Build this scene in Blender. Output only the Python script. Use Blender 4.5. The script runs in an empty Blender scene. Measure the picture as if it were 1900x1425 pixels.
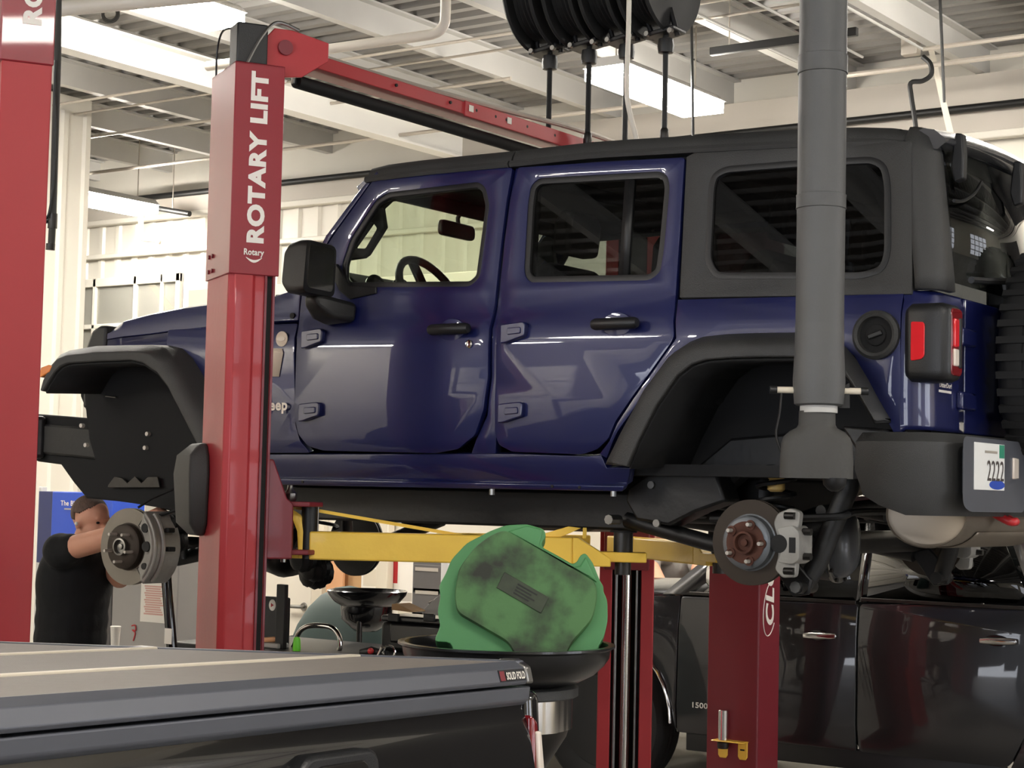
import bpy, bmesh, math, random
from mathutils import Vector, Matrix
random.seed(7)
SC = bpy.context.scene
COL = SC.collection
PI = math.pi

# ------------------------------------------------------------------ camera
cd = bpy.data.cameras.new('camera')
cam = bpy.data.objects.new('camera', cd); COL.objects.link(cam)
cd.sensor_fit = 'HORIZONTAL'; cd.sensor_width = 36.0; cd.lens = 63.2842
cd.clip_start = 0.05; cd.clip_end = 200
_m = Matrix([[0.818403, 0.016889, 0.574396], [0.574199, -0.063372, -0.81626], [0.022615, 0.997847, -0.061561]]).to_4x4(); _m.translation = Vector((5.799,-5.378,1.750))
cam.matrix_world = _m
SC.camera = cam
# ------------------------------------------------------------------ world, exposure
w = bpy.data.worlds.new('world'); SC.world = w; w.use_nodes = True
w.node_tree.nodes['Background'].inputs[0].default_value = (0.55, 0.6, 0.7, 1)
w.node_tree.nodes['Background'].inputs[1].default_value = 0.6
vs = SC.view_settings
vs.view_transform = 'Standard'; vs.look = 'None'; vs.gamma = 1.0; vs.use_curve_mapping = False
vs.exposure = 0.6
LAMP = 62.0       # radiance of the fluorescent fixtures
DAY = 3.8         # daylight in the right-hand door panes and the added glowing front doors

# ------------------------------------------------------------------ materials
def lin(c):
    c = c / 255.0
    return c / 12.92 if c <= 0.04045 else ((c + 0.055) / 1.055) ** 2.4
def rgb(c): return (lin(c[0]), lin(c[1]), lin(c[2]), 1.0)
MATS = {}
def mat(name, c, rough=0.5, metal=0.0, coat=0.0, var=0.0, scale=6.0, bump=0.0, bscale=60.0, c2=None, spec=0.5, emit=None, estr=0.0):
    m = bpy.data.materials.new(name); m.use_nodes = True
    nt = m.node_tree; b = nt.nodes['Principled BSDF']
    b.inputs['Roughness'].default_value = rough; b.inputs['Metallic'].default_value = metal
    b.inputs['Coat Weight'].default_value = coat; b.inputs['Coat Roughness'].default_value = 0.03
    b.inputs['Specular IOR Level'].default_value = spec
    tc = nt.nodes.new('ShaderNodeTexCoord')
    no = nt.nodes.new('ShaderNodeTexNoise'); no.inputs['Scale'].default_value = scale; no.inputs['Detail'].default_value = 6
    nt.links.new(tc.outputs['Object'], no.inputs['Vector'])
    mx = nt.nodes.new('ShaderNodeMix'); mx.data_type = 'RGBA'
    a = rgb(c)
    if c2 is None: c2 = tuple(max(0, v * (1 - 0.45)) for v in c)
    mx.inputs[6].default_value = a; mx.inputs[7].default_value = rgb(c2)
    mr = nt.nodes.new('ShaderNodeMapRange'); mr.inputs[1].default_value = 0.35; mr.inputs[2].default_value = 0.75
    mr.inputs[3].default_value = 0; mr.inputs[4].default_value = var
    nt.links.new(no.outputs['Fac'], mr.inputs[0]); nt.links.new(mr.outputs[0], mx.inputs[0])
    nt.links.new(mx.outputs[2], b.inputs['Base Color'])
    if bump:
        n2 = nt.nodes.new('ShaderNodeTexNoise'); n2.inputs['Scale'].default_value = bscale
        nt.links.new(tc.outputs['Object'], n2.inputs['Vector'])
        bp = nt.nodes.new('ShaderNodeBump'); bp.inputs['Strength'].default_value = bump; bp.inputs['Distance'].default_value = 0.01
        nt.links.new(n2.outputs['Fac'], bp.inputs['Height']); nt.links.new(bp.outputs[0], b.inputs['Normal'])
    if emit:
        b.inputs['Emission Color'].default_value = rgb(emit); b.inputs['Emission Strength'].default_value = estr
    MATS[name] = m
    return m
def glass(name, tint, refl=1.0, rough=0.0):
    m = bpy.data.materials.new(name); m.use_nodes = True
    nt = m.node_tree; nt.nodes.clear()
    o = nt.nodes.new('ShaderNodeOutputMaterial'); t = nt.nodes.new('ShaderNodeBsdfTransparent'); g = nt.nodes.new('ShaderNodeBsdfGlossy')
    fr = nt.nodes.new('ShaderNodeFresnel'); ge = nt.nodes.new('ShaderNodeNewGeometry'); mp = nt.nodes.new('ShaderNodeMapRange')   # same reflectance from both sides of the thin sheet
    mp.inputs[3].default_value = 1.5; mp.inputs[4].default_value = 1 / 1.5
    nt.links.new(ge.outputs['Backfacing'], mp.inputs[0]); nt.links.new(mp.outputs[0], fr.inputs[0])
    mx = nt.nodes.new('ShaderNodeMixShader'); t.inputs[0].default_value = (*tint, 1)
    g.inputs['Roughness'].default_value = rough; g.inputs['Color'].default_value = (refl, refl, refl, 1)
    nt.links.new(fr.outputs[0], mx.inputs[0]); nt.links.new(t.outputs[0], mx.inputs[1]); nt.links.new(g.outputs[0], mx.inputs[2])
    nt.links.new(mx.outputs[0], o.inputs[0]); MATS[name] = m
    return m

mat('paint_blue', (15, 23, 77), 0.4, 0.15, 1.0, 0.06, 3)
mat('plastic_dark', (52, 52, 51), 0.55, 0, 0, 0.15, 8, 0.25, 400)
mat('plastic_black', (24, 24, 25), 0.45, 0, 0, 0.2, 12, 0.1, 300)
mat('rubber', (16, 16, 16), 0.7, 0, 0, 0.2, 20)
mat('under_black', (13, 13, 14), 0.5, 0, 0, 0.3, 6, 0.1, 40, c2=(26, 24, 22))
mat('liner', (12, 12, 13), 0.85, 0, 0, 0.3, 6)
mat('interior', (17, 17, 18), 0.8, 0, 0, 0.2, 8)
mat('red_paint', (178, 56, 60), 0.42, 0.0, 0.2, 0.22, 2.2, 0.04, 30, c2=(150, 46, 53), spec=0.3)
mat('red_dark', (122, 35, 45), 0.45, 0.0, 0.1, 0.25, 3, 0.04, 30, c2=(104, 30, 38))
mat('red_sign', (150, 43, 53), 0.34, 0.0, 0.3, 0.1, 4, spec=0.3)
mat('white_letter', (240, 232, 222), 0.4)
mat('yellow', (248, 206, 78), 0.45, 0, 0.2, 0.5, 5, 0.06, 60, c2=(220, 172, 62))
mat('chrome', (225, 222, 218), 0.12, 1.0)
mat('steel', (150, 148, 144), 0.35, 1.0, 0, 0.4, 14)
mat('steel_dark', (70, 68, 66), 0.4, 0.9, 0, 0.4, 14)
mat('rotor', (128, 122, 112), 0.45, 0.6, 0, 0.35, 9, c2=(92, 84, 74))
mat('rotor_grey', (120, 124, 128), 0.45, 0.5, 0, 0.3, 9)
mat('rotor_rust', (66, 58, 50), 0.6, 0.5, 0, 0.4, 12, c2=(50, 40, 34))
mat('rust', (96, 58, 44), 0.7, 0.3, 0, 0.5, 20, c2=(60, 40, 34))
mat('stud', (196, 190, 180), 0.4, 0.2)
mat('cover_grey', (72, 74, 78), 0.38, 0.2, 0.2, 0.2, 8)
mat('caliper', (162, 160, 154), 0.5, 0.3, 0, 0.4, 12, 0.15, 60, c2=(104, 98, 90))
mat('muffler', (136, 126, 113), 0.45, 0.55, 0, 0.35, 5, c2=(124, 112, 98))
mat('pipe_grey', (84, 84, 83), 0.55, 0.1, 0, 0.15, 5, 0.1, 200)
mat('boot_grey', (66, 65, 62), 0.7, 0, 0, 0.6, 9, 0.2, 50, c2=(58, 56, 52))
mat('wall_white', (216, 211, 199), 0.5, 0, 0, 0.15, 3, c2=(196, 190, 177))
mat('wall_cream', (224, 216, 200), 0.6, 0, 0, 0.1, 2)
mat('rafter_lit_white', (240, 238, 232), 0.5, 0, 0, 0.05, 2)  # beam white lightened, carrying the lamp's glare on the rafter in its colour
mat('beam_white', (188, 186, 181), 0.5, 0, 0, 0.15, 2)
mat('deck', (138, 135, 131), 0.5, 0, 0, 0.25, 2)
mat('concrete', (130, 126, 120), 0.55, 0, 0, 0.5, 1.5, 0.1, 40)
mat('door_grey', (206, 204, 200), 0.5, 0, 0, 0.1, 2)
mat('wall_dark', (58, 54, 52), 0.7, 0, 0, 0.2, 2)
mat('black_gloss', (9, 9, 11), 0.18, 0.0, 1.0, 0.1, 3)
mat('truck_grey', (46, 46, 48), 0.3, 0.5, 1.0, 0.1, 3)
mat('tonneau', (118, 110, 103), 0.62, 0, 0, 0.12, 30, 0.2, 500)
mat('rail_grey', (92, 94, 101), 0.4, 0.2, 0, 0.1, 6)
mat('green_pan', (72, 134, 80), 0.5, 0, 0.1, 0.25, 5, 0.05, 40, c2=(52, 112, 60))
mat('green_dirty', (74, 116, 66), 0.65, 0, 0, 1.0, 8, 0.1, 60, c2=(34, 38, 26))
mat('funnel_black', (20, 20, 21), 0.3, 0, 0.3, 0.15, 8)
mat('skin', (206, 150, 122), 0.55, 0, 0, 0.25, 14, c2=(186, 116, 92))
mat('hair', (92, 70, 58), 0.7, 0, 0, 0.5, 60, 0.4, 200)
mat('shirt_black', (13, 13, 14), 0.9, 0, 0, 0.3, 10, 0.2, 40)
mat('shirt_grey', (176, 172, 165), 0.9, 0, 0, 0.3, 10, 0.2, 30)
mat('trousers', (30, 32, 40), 0.9, 0, 0, 0.3, 10)
mat('blue_box', (26, 74, 190), 0.35, 0, 0.3, 0.1, 3)
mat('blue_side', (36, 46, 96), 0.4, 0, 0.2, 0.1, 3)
mat('grey_cabinet', (168, 164, 158), 0.45, 0.1, 0, 0.1, 3)
mat('dark_cabinet', (96, 92, 90), 0.5, 0, 0, 0.1, 3)
mat('paper', (240, 234, 222), 0.7, 0, 0, 0.05, 5)
mat('ink', (70, 62, 60), 0.8)
mat('ink_pink', (214, 170, 156), 0.8)
mat('wood', (204, 164, 116), 0.6, 0, 0, 0.3, 6)
mat('teal', (58, 76, 72), 0.6, 0.0, 0.0, 0.2, 4)
mat('lime', (120, 226, 60), 0.4)
mat('bottle_blue', (40, 70, 160), 0.4)
mat('red_plastic', (186, 40, 44), 0.4)
mat('lens_red', (226, 40, 48), 0.15, 0, 0.8, 0.05, 4)
mat('lens_dark', (120, 20, 26), 0.12, 0, 0.9, 0.1, 6)
mat('lens_white', (226, 214, 200), 0.2, 0, 0.6)
mat('amber', (226, 128, 50), 0.2, 0, 0.6)
mat('plate_white', (236, 236, 232), 0.4)
mat('plate_green', (60, 150, 120), 0.4)
mat('plate_blue', (50, 80, 180), 0.4)
mat('bump_yellow', (222, 186, 110), 0.5, 0, 0, 0.2, 20)
mat('cable_black', (13, 13, 13), 0.5)
mat('conduit', (190, 182, 170), 0.4, 0.3, 0, 0.1, 5)
mat('pvc', (232, 224, 210), 0.4)
mat('hose_white', (230, 222, 206), 0.5)
mat('sticker_cream', (214, 204, 184), 0.5)
mat('orange_wood', (214, 160, 116), 0.6)
_n = MATS['green_dirty'].node_tree.nodes['Map Range']; _n.inputs[1].default_value = 0.40; _n.inputs[2].default_value = 0.62
glass('glass_clear', (0.80, 0.86, 0.76), 0.9)
glass('glass_tint', (0.20, 0.22, 0.215), 0.9)
glass('glass_dark', (0.07, 0.075, 0.08), 1.0)
glass('glass_rear', (0.22, 0.23, 0.23), 1.0)
glass('glass_window', (0.86, 0.86, 0.84), 1.0)

# ------------------------------------------------------------------ mesh library
def V3(*a): return Vector(a if len(a) == 3 else a[0])
class MB:
    def __init__(s): s.v = []; s.f = []
    def add(s, vs, fs):
        o = len(s.v); s.v += [tuple(p) for p in vs]; s.f += [tuple(i + o for i in f) for f in fs]; return s
    def hexa(s, p): # 8 points, bottom loop then top loop
        return s.add(p, [(3, 2, 1, 0), (4, 5, 6, 7), (0, 1, 5, 4), (1, 2, 6, 5), (2, 3, 7, 6), (3, 0, 4, 7)])
    def box(s, x0, x1, y0, y1, z0, z1):
        return s.hexa([(x0, y0, z0), (x1, y0, z0), (x1, y1, z0), (x0, y1, z0), (x0, y0, z1), (x1, y0, z1), (x1, y1, z1), (x0, y1, z1)])
    def obox(s, c, ax, ay, az): # centre and half axes
        c, ax, ay, az = map(Vector, (c, ax, ay, az))
        return s.hexa([c - ax - ay - az, c + ax - ay - az, c + ax + ay - az, c - ax + ay - az, c - ax - ay + az, c + ax - ay + az, c + ax + ay + az, c - ax + ay + az])
    def prism(s, pts, off):
        n = len(pts); off = Vector(off); a = [Vector(p) for p in pts]
        nrm = Vector((0, 0, 0))
        for i in range(n): nrm += a[i].cross(a[(i + 1) % n])
        if nrm.dot(off) > 0: a.reverse()
        return s.add(a + [p + off for p in a], [tuple(range(n))] + [tuple(range(2 * n - 1, n - 1, -1))] + [(i, i + n, (i + 1) % n + n, (i + 1) % n) for i in range(n)])
    def loft(s, rings, cap=True, closed=True):
        n = len(rings[0]); o = len(s.v)
        for r_ in rings: s.v += [tuple(p) for p in r_]
        m = n if closed else n - 1
        for k in range(len(rings) - 1):
            for i in range(m):
                j = (i + 1) % n
                s.f.append((o + k * n + i, o + k * n + j, o + (k + 1) * n + j, o + (k + 1) * n + i))
        if cap and closed:
            s.f.append(tuple(o + i for i in range(n - 1, -1, -1)))
            e = o + (len(rings) - 1) * n; s.f.append(tuple(e + i for i in range(n)))
        return s
    def frame(s, d):
        d = Vector(d).normalized(); a = Vector((0, 0, 1)) if abs(d.z) < 0.9 else Vector((1, 0, 0))
        x = d.cross(a).normalized(); return x, d.cross(x).normalized(), d
    def cyl(s, p0, p1, r0, r1=None, n=16):
        r1 = r0 if r1 is None else r1; p0 = Vector(p0); p1 = Vector(p1); x, y, d = s.frame(p1 - p0)
        R = lambda p, r: [p + (x * math.cos(2 * PI * i / n) + y * math.sin(2 * PI * i / n)) * r for i in range(n)]
        return s.loft([R(p0, r0), R(p1, r1)])
    def lathe(s, prof, o, ax=(0, 0, 1), n=32, cap=True, sc=(1, 1), up=None):
        o = Vector(o); x, y, d = s.frame(ax)
        if up is not None:
            y = (Vector(up) - d * Vector(up).dot(d)).normalized(); x = y.cross(d)
        return s.loft([[o + d * h + x * (r * sc[0] * math.cos(2 * PI * i / n)) + y * (r * sc[1] * math.sin(2 * PI * i / n)) for i in range(n)] for r, h in prof], cap)
    def tube(s, pts, r, n=10, cap=True):
        P = [Vector(p) for p in pts]; rings = []; x = None
        for i, p in enumerate(P):
            d = (P[min(i + 1, len(P) - 1)] - P[max(i - 1, 0)]).normalized()
            if x is None: x, y, _ = s.frame(d)
            else:
                x = (x - d * x.dot(d)).normalized(); y = d.cross(x)
            rr = r[i] if isinstance(r, (list, tuple)) else r
            rings.append([p + (x * math.cos(2 * PI * k / n) + y * math.sin(2 * PI * k / n)) * rr for k in range(n)])
        return s.loft(rings, cap)
    def sweep(s, pts, sec, up=(0, 0, 1), cap=True): # section points (side, up) along a path
        P = [Vector(p) for p in pts]; up = Vector(up); rings = []
        for i, p in enumerate(P):
            d = (P[min(i + 1, len(P) - 1)] - P[max(i - 1, 0)]).normalized(); sd = d.cross(up).normalized(); u2 = sd.cross(d)
            rings.append([p + sd * a + u2 * b for a, b in sec])
        return s.loft(rings, cap)
    def ball(s, c, r, n=16, m=10, R=None):
        c = Vector(c); r = (r, r, r) if isinstance(r, (int, float)) else r
        rings = []
        for k in range(m + 1):
            t = PI * k / m; t = min(max(t, 0.02), PI - 0.02)
            ring = []
            for i in range(n):
                q = Vector((math.sin(t) * math.cos(2 * PI * i / n) * r[0], math.sin(t) * math.sin(2 * PI * i / n) * r[1], -math.cos(t) * r[2]))
                if R is not None: q = R @ q
                ring.append(c + q)
            rings.append(ring)
        return s.loft(rings)
    def caps(s, p0, p1, r0, r1, n=14): # tapered capsule
        p0 = Vector(p0); p1 = Vector(p1); s.cyl(p0, p1, r0, r1, n); s.ball(p0, r0, n, 8); s.ball(p1, r1, n, 8); return s
    def xform(s, fn): s.v = [tuple(fn(Vector(p))) for p in s.v]; return s

WL = {}
def tag(o, label=None, cat=None, group=None, kind=None):
    if label: o['label'] = label
    if cat: o['category'] = cat
    if group: o['group'] = group
    if kind: o['kind'] = kind
    return o
def thing(name, label, cat, loc=(0, 0, 0), group=None):
    o = bpy.data.objects.new(name, None); COL.objects.link(o); o.location = loc; o.empty_display_size = 0.2
    WL[o.name] = Vector(loc); return tag(o, label, cat, group)
def obj(name, mb, m, parent=None, bevel=0.0, seg=2, ang=40, smooth=True, solid=0.0, sub=0, remesh=0.0, recalc=True, me=None):
    vs = [Vector(p) for p in mb.v]
    lo = Vector((min(p.x for p in vs), min(p.y for p in vs), min(p.z for p in vs))); hi = Vector((max(p.x for p in vs), max(p.y for p in vs), max(p.z for p in vs)))
    c = Vector(((lo.x + hi.x) / 2, (lo.y + hi.y) / 2, lo.z))
    me = bpy.data.meshes.new(name); me.from_pydata([p - c for p in vs], [], mb.f)
    if recalc:
        bm = bmesh.new(); bm.from_mesh(me); bmesh.ops.recalc_face_normals(bm, faces=bm.faces); bm.to_mesh(me); bm.free()
    if isinstance(m, str): m = MATS[m]
    me.materials.append(m)
    if smooth:
        me.polygons.foreach_set('use_smooth', [True] * len(me.polygons)); me.set_sharp_from_angle(angle=math.radians(ang))
    o = bpy.data.objects.new(name, me); COL.objects.link(o); WL[o.name] = c
    if parent is not None:
        o.parent = parent; o.location = c - WL[parent.name]
    else: o.location = c
    if solid:
        k = o.modifiers.new('thick', 'SOLIDIFY'); k.thickness = solid; k.offset = -1
    if remesh:
        k = o.modifiers.new('skin', 'REMESH'); k.mode = 'VOXEL'; k.voxel_size = remesh; k.use_smooth_shade = True
        k = o.modifiers.new('soft', 'SMOOTH'); k.iterations = 6; k.factor = 0.5
    if bevel:
        k = o.modifiers.new('edge', 'BEVEL'); k.width = bevel; k.segments = seg; k.limit_method = 'ANGLE'; k.angle_limit = math.radians(ang); k.harden_normals = False
    if sub:
        k = o.modifiers.new('sub', 'SUBSURF'); k.levels = sub; k.render_levels = sub
    return o
def struct(name, mb, m, **k):
    return tag(obj(name, mb, m, **k), kind='structure')
def copy_tree(o, parent=None):
    c = o.copy(); COL.objects.link(c); c.parent = parent; WL[c.name] = WL[o.name].copy()
    for ch in [x for x in bpy.data.objects if x.parent == o]: copy_tree(ch, c)
    return c
def arc(p, rad, n=6): # round the corners of a 2-D polygon
    out = []; k = len(p)
    for i in range(k):
        a, b, c = Vector(p[i - 1]), Vector(p[i]), Vector(p[(i + 1) % k])
        r = rad[i] if isinstance(rad, (list, tuple)) else rad
        d1 = (a - b); d2 = (c - b)
        t = min(r, d1.length * 0.48, d2.length * 0.48)
        if t < 1e-4: out.append(tuple(b)); continue
        s, e = b + d1.normalized() * t, b + d2.normalized() * t
        for j in range(n + 1):
            q = j / n; out.append(tuple(s * (1 - q) ** 2 + b * 2 * q * (1 - q) + e * q * q))
    return out
def text(name, s, o, xd, yd, h, m, parent, width=None, bold=0.0, depth=0.002, shear=0.0):
    cu = bpy.data.curves.new(name, 'FONT'); cu.body = s; cu.size = 1.0; cu.offset = bold; cu.resolution_u = 4; cu.shear = shear; cu.space_character = 1.0 + bold * 2
    t = bpy.data.objects.new('tmp', cu); COL.objects.link(t)
    dg = bpy.context.evaluated_depsgraph_get(); me = bpy.data.meshes.new_from_object(t.evaluated_get(dg))
    V = [v.co.copy() for v in me.vertices]; F = [tuple(p.vertices) for p in me.polygons]
    bpy.data.objects.remove(t); bpy.data.meshes.remove(me)
    x0 = min(v.x for v in V); x1 = max(v.x for v in V); y0 = min(v.y for v in V); y1 = max(v.y for v in V)
    xd = Vector(xd).normalized(); yd = Vector(yd).normalized(); nd = xd.cross(yd); o = Vector(o)
    sy = h / (y1 - y0); sx = (width / (x1 - x0)) if width else sy
    W = [o + xd * ((v.x - x0) * sx) + yd * ((v.y - y0) * sy) + nd * depth for v in V]
    mb = MB(); mb.add(W, F)
    return obj(name, mb, m, parent, smooth=False, recalc=False)
def smoothpath(pts, n=6): # Catmull-Rom
    P = [Vector(p) for p in pts]; out = []
    for i in range(len(P) - 1):
        a = P[max(i - 1, 0)]; b = P[i]; c = P[i + 1]; d = P[min(i + 2, len(P) - 1)]
        for k in range(n):
            t = k / n; out.append(0.5 * ((2 * b) + (c - a) * t + (2 * a - 5 * b + 4 * c - d) * t * t + (3 * b - a - 3 * c + d) * t ** 3))
    out.append(P[-1]); return out

# ------------------------------------------------------------------ the building
XL, XR, YF, YB, ZC = -12.0, 11.0, -11.0, 7.5, 4.96
struct('floor', MB().box(XL - .2, XR + .2, YF - .2, YB + .2, -0.1, 0), 'concrete', smooth=False)
def rib_panel(w, z0, z1, d): # one ribbed wall sheet in local x (width) / -d (towards the room) / z
    prof = [(0, 0), (w * .62, 0), (w * .70, d), (w * .90, d), (w * .98, 0), (w, 0)]
    m = MB(); n = len(prof)
    for z in (z0, z1): m.v += [(x, -y, z) for x, y in prof]
    m.f = [(i, i + 1, i + 1 + n, i + n) for i in range(n - 1)]
    return m
wb = struct('wall_back', MB().box(XL, XR, YB, YB + .15, 0, 5.2), 'wall_white', smooth=False)
struct('wall_left', MB().box(XL - .15, XL, YF, YB, 0, 5.2), 'wall_white', smooth=False)
wl = struct('wall_partition', MB().box(-6.32, -6.20, YF, 5.20, 0, 5.1), 'wall_white', smooth=False)
def panels(parent, n, start, step, rot, z0, z1):
    base = None
    for i in range(n):
        p = Vector(start) + Vector(step) * i
        if base is None:
            mb = rib_panel(0.249, z0, z1, 0.026)
            me = bpy.data.meshes.new('wall_panel'); me.from_pydata(mb.v, [], mb.f); me.materials.append(MATS['wall_white']); base = me
        o = bpy.data.objects.new('wall_panel', base); COL.objects.link(o); o.parent = parent
        o.location = p - WL[parent.name]; o.rotation_euler = (0, 0, rot)
panels(wb, 36, (XL, YB - .002, 0), (0.249, 0, 0), 0, 0.0, 4.47)
panels(wl, 34, (-6.198, 5.20 - 34 * .249, 0), (0, 0.249, 0), PI / 2, 0.0, 4.96)
struct('wall_right', MB().box(XR, XR + .15, YF, YB, 0, 5.2), 'wall_cream', smooth=False)
mat('daylight', (235, 240, 250), 0.5, emit=(235, 240, 250), estr=DAY)
for k, (ya, yb) in enumerate([(-3.9, -2.1), (.2, 3.2)]):           # overhead doors with big daylight panes
    od = tag(obj('door_%d' % (k + 7), MB().box(XR - .02, XR - .002, ya, yb, 0, 3.7), 'door_grey', smooth=False), kind='structure')
    for r_ in range(4):
        for c_ in range(4):
            w_ = (yb - ya) / 4
            obj('pane', MB().box(XR - .03, XR - .021, ya + c_ * w_ + .06, ya + (c_ + 1) * w_ - .06, .55 + r_ * .78, 1.2 + r_ * .78), 'daylight', od, smooth=False)
# wall behind the camera: dark piers with pale overhead doors
wf = struct('wall_front', MB().box(XL, XR, YF - .15, YF, 0, 5.2), 'wall_dark', smooth=False)
for k, (xa, xb) in enumerate([(-6.1, -4.9), (-4.3, -1.6), (-.6, 2.4), (3.4, 6.4), (7.4, 10.4)]):
    od = tag(obj('door_%d' % (k + 1), MB().box(xa, xb, YF + .002, YF + .02, 0, 3.9), 'door_grey', smooth=False), kind='structure')
    for r_ in range(6):
        obj('door_panel', MB().box(xa + .02, xb - .02, YF + .02, YF + .06, .02 + r_ * .65, .63 + r_ * .65), 'daylight' if k in (2, 3) else 'door_grey', od, bevel=.01)  # two doors glow all over, added as daylight fill for the foreground
mat('band_beige', (188, 181, 170), 0.55, 0, 0, 0.1, 2)
# girt, top trim, header beam, black pipe
struct('trim_1', MB().box(XL, -3.0, YB - .075, YB - .03, 4.115, 4.165), 'wall_white', bevel=.01)
struct('trim_2', MB().box(XL, XR, YB - .12, YB - .03, 4.46, 4.52), 'wall_white', bevel=.01)
struct('door_9', MB().box(4.6, 10.6, YB - .06, YB - .03, 0, 4.1), 'wall_dark', smooth=False)  # unseen dark sheet, added to keep the tailgate's reflection dark
struct('trim_3', MB().box(XL, XR, YB - .10, YB - .03, 4.52, 4.70), 'band_beige', smooth=False)
struct('trim_4', MB().box(-3.9, XR, YB - .10, YB - .03, 4.70, 4.955), 'band_beige', smooth=False)
p = MB().cyl((XL, YB - .16, 4.69), (XR, YB - .16, 4.69), .03, n=10)
tag(obj('fire_pipe', p, 'cable_black'), 'long black pipe running along the top of the back wall', 'pipe')
# roof deck, corrugated, with purlins and one rafter
m = MB(); ys_ = []; y = YF
while y < YB:
    ys_ += [(y, 0), (y + .07, 0), (y + .10, .035), (y + .17, .035), (y + .20, 0)]; y += .20
n = len(ys_)
m.v = [(XL, a, 5.16 + b) for a, b in ys_] + [(XR, a, 5.16 + b) for a, b in ys_]
m.f = [(i, i + 1, i + 1 + n, i + n) for i in range(n - 1)]
ceil = struct('ceiling', m, 'deck', smooth=False)
k = 0; px = -11.87
base = None
while px < XR:
    if base is None:
        sec = [(-.07, 0), (.006, 0), (.006, .186), (.07, .186), (.07, .2), (-.006, .2), (-.006, .014), (-.055, .014), (-.055, .03), (-.07, .03)]
        mb = MB().prism([(a, YF, b) for a, b in sec], (0, YB - YF, 0))
        base = bpy.data.meshes.new('purlin'); base.from_pydata(mb.v, [], mb.f); base.materials.append(MATS['beam_white'])
        bm = bmesh.new(); bm.from_mesh(base); bmesh.ops.recalc_face_normals(bm, faces=bm.faces); bm.to_mesh(base); bm.free()
    o = bpy.data.objects.new('purlin', base); COL.objects.link(o); o.parent = ceil
    o.location = Vector((px, 0, ZC)) - WL[ceil.name]; px += 1.075
sec = [(-.075, 0), (.075, 0), (.075, .016), (.006, .022), (.006, .205), (.075, .211), (.075, .226), (-.075, .226), (-.075, .211), (-.006, .205), (-.006, .022), (-.075, .016)]
struct('trim_5', MB().prism([(-3.80 + a, YF, 4.733 + b) for a, b in sec], (0, YB - YF - .1, 0)), 'rafter_lit_white', smooth=False)
for xx in (4.2,):
    struct('trim_6', MB().prism([(xx + a, YF, 4.733 + b) for a, b in sec], (0, YB - YF - .1, 0)), 'beam_white', smooth=False)

# ------------------------------------------------------------------ ceiling lights
mat('tube_light', (255, 246, 232), 0.5, emit=(255, 249, 240), estr=LAMP)
def fixture(x, y, z, label, L=1.35, W=.36):
    t = thing('light_fixture', label, 'light', (x, y, z), 'fluorescent ceiling lights')
    h = MB().prism([(x - W / 2, y - L / 2, z + .015), (x + W / 2, y - L / 2, z + .015), (x + W * .3, y - L / 2, z + .075), (x - W * .3, y - L / 2, z + .075)], (0, L, 0))
    obj('housing', h, 'beam_white', t)
    obj('diffuser', MB().box(x - W / 2 + .01, x + W / 2 - .01, y - L / 2 + .01, y + L / 2 - .01, z - .07, z + .0145), 'tube_light', t, bevel=.008)
    for s in (-1, 1):
        obj('hanger', MB().cyl((x, y + s * L * .4, z + .07), (x, y + s * L * .4, 5.165), .006, n=6), 'conduit', t)
fixture(-2.70, 2.60, 4.91, 'bright ceiling light above the near red lift column')
fixture(-.54, 5.30, 4.60, 'bright ceiling light behind the hanging black hose reels')
fixture(-7.35, 6.3, 4.5, 'bright ceiling light in the far left corner by the ribbed wall', 1.35)
for (x, y, lb) in [(2.6, 5.4, 'over the bay behind the blue car'), (8.6, 3.8, 'over the right-hand bay by the far overhead door'), (6.6, -3.5, 'over the right-hand bay behind the pickup'), (-4.75, 2.55, 'behind the left red column, added to brighten the partition'), (-5.2, -7.4, 'over the front left corner, added to brighten the front wall'), (-2.6, -7.6, 'over the entrance of the left bay, added as fill light'), (4.2, -6.6, 'over the black pickup, added to brighten the foreground'), (-4.8, -9.4, 'between the front overhead doors, added to brighten them')]:
    fixture(x, y, 4.86, 'ceiling light outside the picture ' + lb)  # unseen fixtures, some set by highlights, others added as fill light

# ------------------------------------------------------------------ the red lift that holds the blue car
E1 = Vector((.866, -.5, 0)); E2 = Vector((.5, .866, 0)); UP = Vector((0, 0, 1))
def csec(w, d, ch=.02): # C-shaped column section, s across, t towards the opening
    return [(-w / 2, 0), (w / 2 - ch, 0), (w / 2, ch), (w / 2, .088), (w / 2 - .008, .094), (w / 2 - .008, d - .03), (w / 2 - .03, d - .03), (w / 2 - .03, d),
            (w / 2 - .06, d), (w / 2 - .06, d - .042), (w / 2 - .02, d - .042), (w / 2 - .02, .014), (-w / 2 + .02, .014), (-w / 2 + .02, d - .012), (-w / 2 + .055, d - .012), (-w / 2 + .055, d), (-w / 2, d)]
def column(name, o, a, b, w, d, z0, z1, m, parent, sec=None):
    sec = sec or csec(w, d); o = Vector(o)
    return obj(name, MB().prism([o + a * s + b * t + UP * z0 for s, t in sec], UP * (z1 - z0)), m, parent, bevel=.004)
lift = thing('two_post_lift', 'red two-post vehicle lift holding up the blue car, with ROTARY LIFT lettering', 'vehicle lift', (1.2, .8, 0))
NB = Vector((1.275, -.72, 0))                      # nearest corner of the near column
nc = NB - E1 * .15                                  # middle of its back plate
col1 = column('column', nc, E1, E2, .30, .17, 0, 3.26, 'red_paint', lift)
for s in (-1, 1):
    obj('edge_strip', MB().obox(nc + E1 * (.148) + E2 * (.135 if s < 0 else .165) + UP * 1.3, E1 * .004, E2 * .004, UP * 1.3), 'red_dark', col1, smooth=False)
obj('slot_cover', MB().obox(nc + E1 * .128 + E2 * .150 + UP * 1.26, E1 * .006, E2 * .012, UP * 1.26), 'rubber', col1, smooth=False)
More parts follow.
